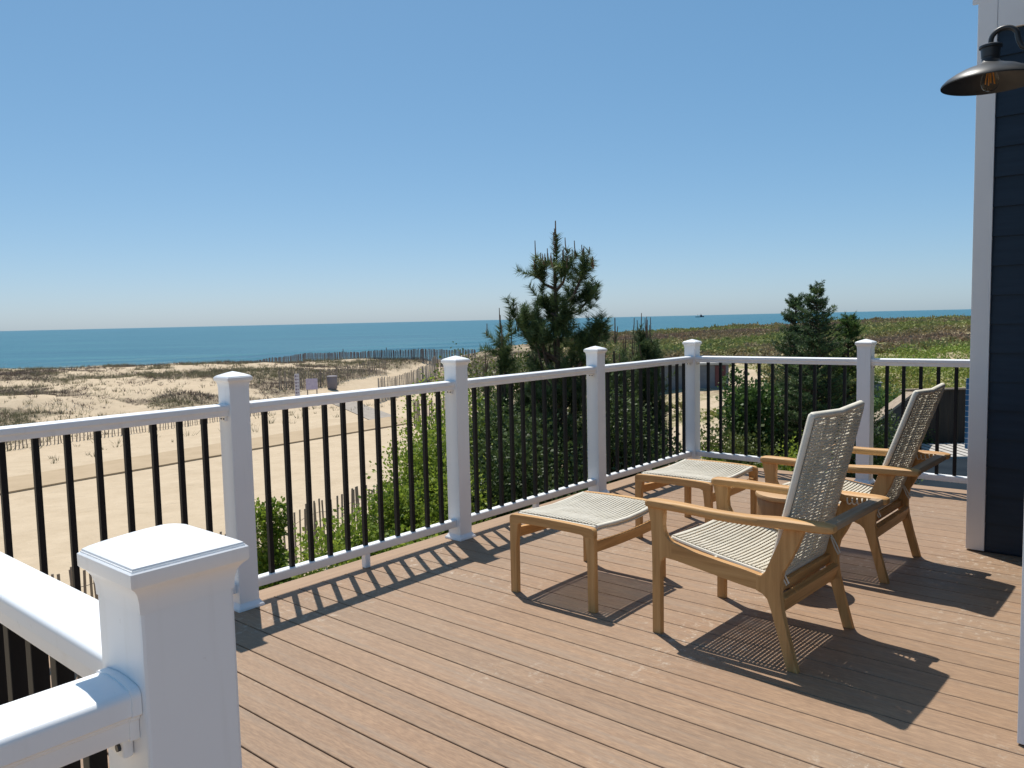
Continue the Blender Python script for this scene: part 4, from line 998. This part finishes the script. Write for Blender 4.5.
# sparse tufts on the sand near the dune foot
# scrub covering the right dunes
def clump_leaves(u, v, rad, hgt, nl, size):
    N = len(u); z = T(u, v); C_ = np.repeat(to_world(u, v, z), nl, 0); dd = unit(rng.normal(size=(N*nl, 3))); dd[:, 2] = np.abs(dd[:, 2])
    r_ = (.55+.45*rng.random((N*nl, 1)))*np.repeat(np.stack([rad, rad, hgt], 1), nl, 0); P = C_+dd*r_*(1+.2*rng.normal(size=(N*nl, 1)))
    s_ = np.repeat(size, nl)[:, None]; d_ = unit(rng.normal(size=(N*nl, 3))+dd*.6); sd_ = unit(np.cross(d_, rng.normal(size=(N*nl, 3))))
    return np.stack([P-sd_*s_*.5, P+sd_*s_*.5, P+d_*s_*1.1], 1), N
u, v = scatter(9000, 0, 62, 13, 97, lambda u, v: (rng.random(len(u)) < veg(u, v)*(.35+.65*sstep((fbm(u*.10+1, v*.12+5, 3)-.40)/.12))) & (u/v > .03) & ~((u > 4.6) & (u < 15) & (v < 19.5)) & ~((u > 5.0) & (u < 11) & (v < 40) & (v > 33)))
near = v < 46
for nm, msk, sz, mt, lab in (('dune_scrub', near, .11, M_scrub, 'green low scrub covering the right hand dunes'), ('far_scrub', ~near, .19, M_scrub, 'far olive and brown scrub along the right hand dune ridge')):
    uu_, vv_ = u[msk], v[msk]; N = len(uu_); tone = fbm(uu_*.08+3, vv_*.09+8, 3)+.16*sstep((uu_/vv_-.33)/.1)*sstep((60-vv_)/14)
    rad = (.35+.55*rng.random(N)); hg = np.where(tone > .5, .30, .18)*(.6+.8*rng.random(N))+(.12 if nm == 'dune_scrub' else 0)
    Vc, _ = clump_leaves(uu_, vv_, rad, hg, 70, np.full(N, sz)); far_f = sstep((vv_-40)/30)
    ti = np.repeat(np.clip((tone-.32)*2.6+.1*rng.normal(size=N), 0, 1), 70)
    o = fast_mesh(nm, Vc, 3, None, None, ti); o.data.materials.append({'dune_scrub': M_scrub, 'far_scrub': None}[nm] or mat_leaf('far_scrub', (.27, .19, .13), (.30, .24, .13), (.25, .28, .09), .2, .9)); tag(o, lab, 'scrub', None, 'stuff')
# undergrowth near the deck
u, v = scatter(2600, -4.5, 9, 5, 15, lambda u, v: (u > -2.9+(v-5)*.1) & ~((u > 5.0) & (v > 9.6)) & ((np.abs(u-.1*v) > 0)) & (rng.random(len(u)) < .8) & (u > -.62*(v-3.0)+.0*v))
keepm = np.array([not ((-2.2 < (CX+a*RT[0]+b_*FW[0]) < 5.2) and (CY+a*RT[1]+b_*FW[1]) < .3) for a, b_ in zip(u, v)]); u, v = u[keepm], v[keepm]
Vc, N = clump_leaves(u, v, .22+.2*rng.random(len(u)), .25+.35*rng.random(len(u)), 46, np.full(len(u), .055))
o = fast_mesh('undergrowth', Vc, 3, M_shrub, None, np.repeat(np.clip(.45+.25*rng.normal(size=N), 0, 1), 46)); tag(o, 'leafy undergrowth between the bushes below the deck', 'undergrowth', None, 'stuff')
# a few grass tufts on the flat sand beyond the path
u, v = scatter(500, -30, -6, 24, 42, lambda u, v: (rng.random(len(u)) < .6) & (path_dist(u, v) > 2) & (v > 21-(u+12.8)*-1.41+5.5) )
o = fast_mesh('sand_tufts', tufts(u, v, .10+.22*rng.random(len(u))**2, 10, .012, .6), 3, M_grass, None); tag(o, 'sparse grass tufts on the flat sand before the dunes', 'grass', None, 'stuff')
print('faces', sum(len(o.data.polygons) for o in bpy.data.objects if o.type == 'MESH'))
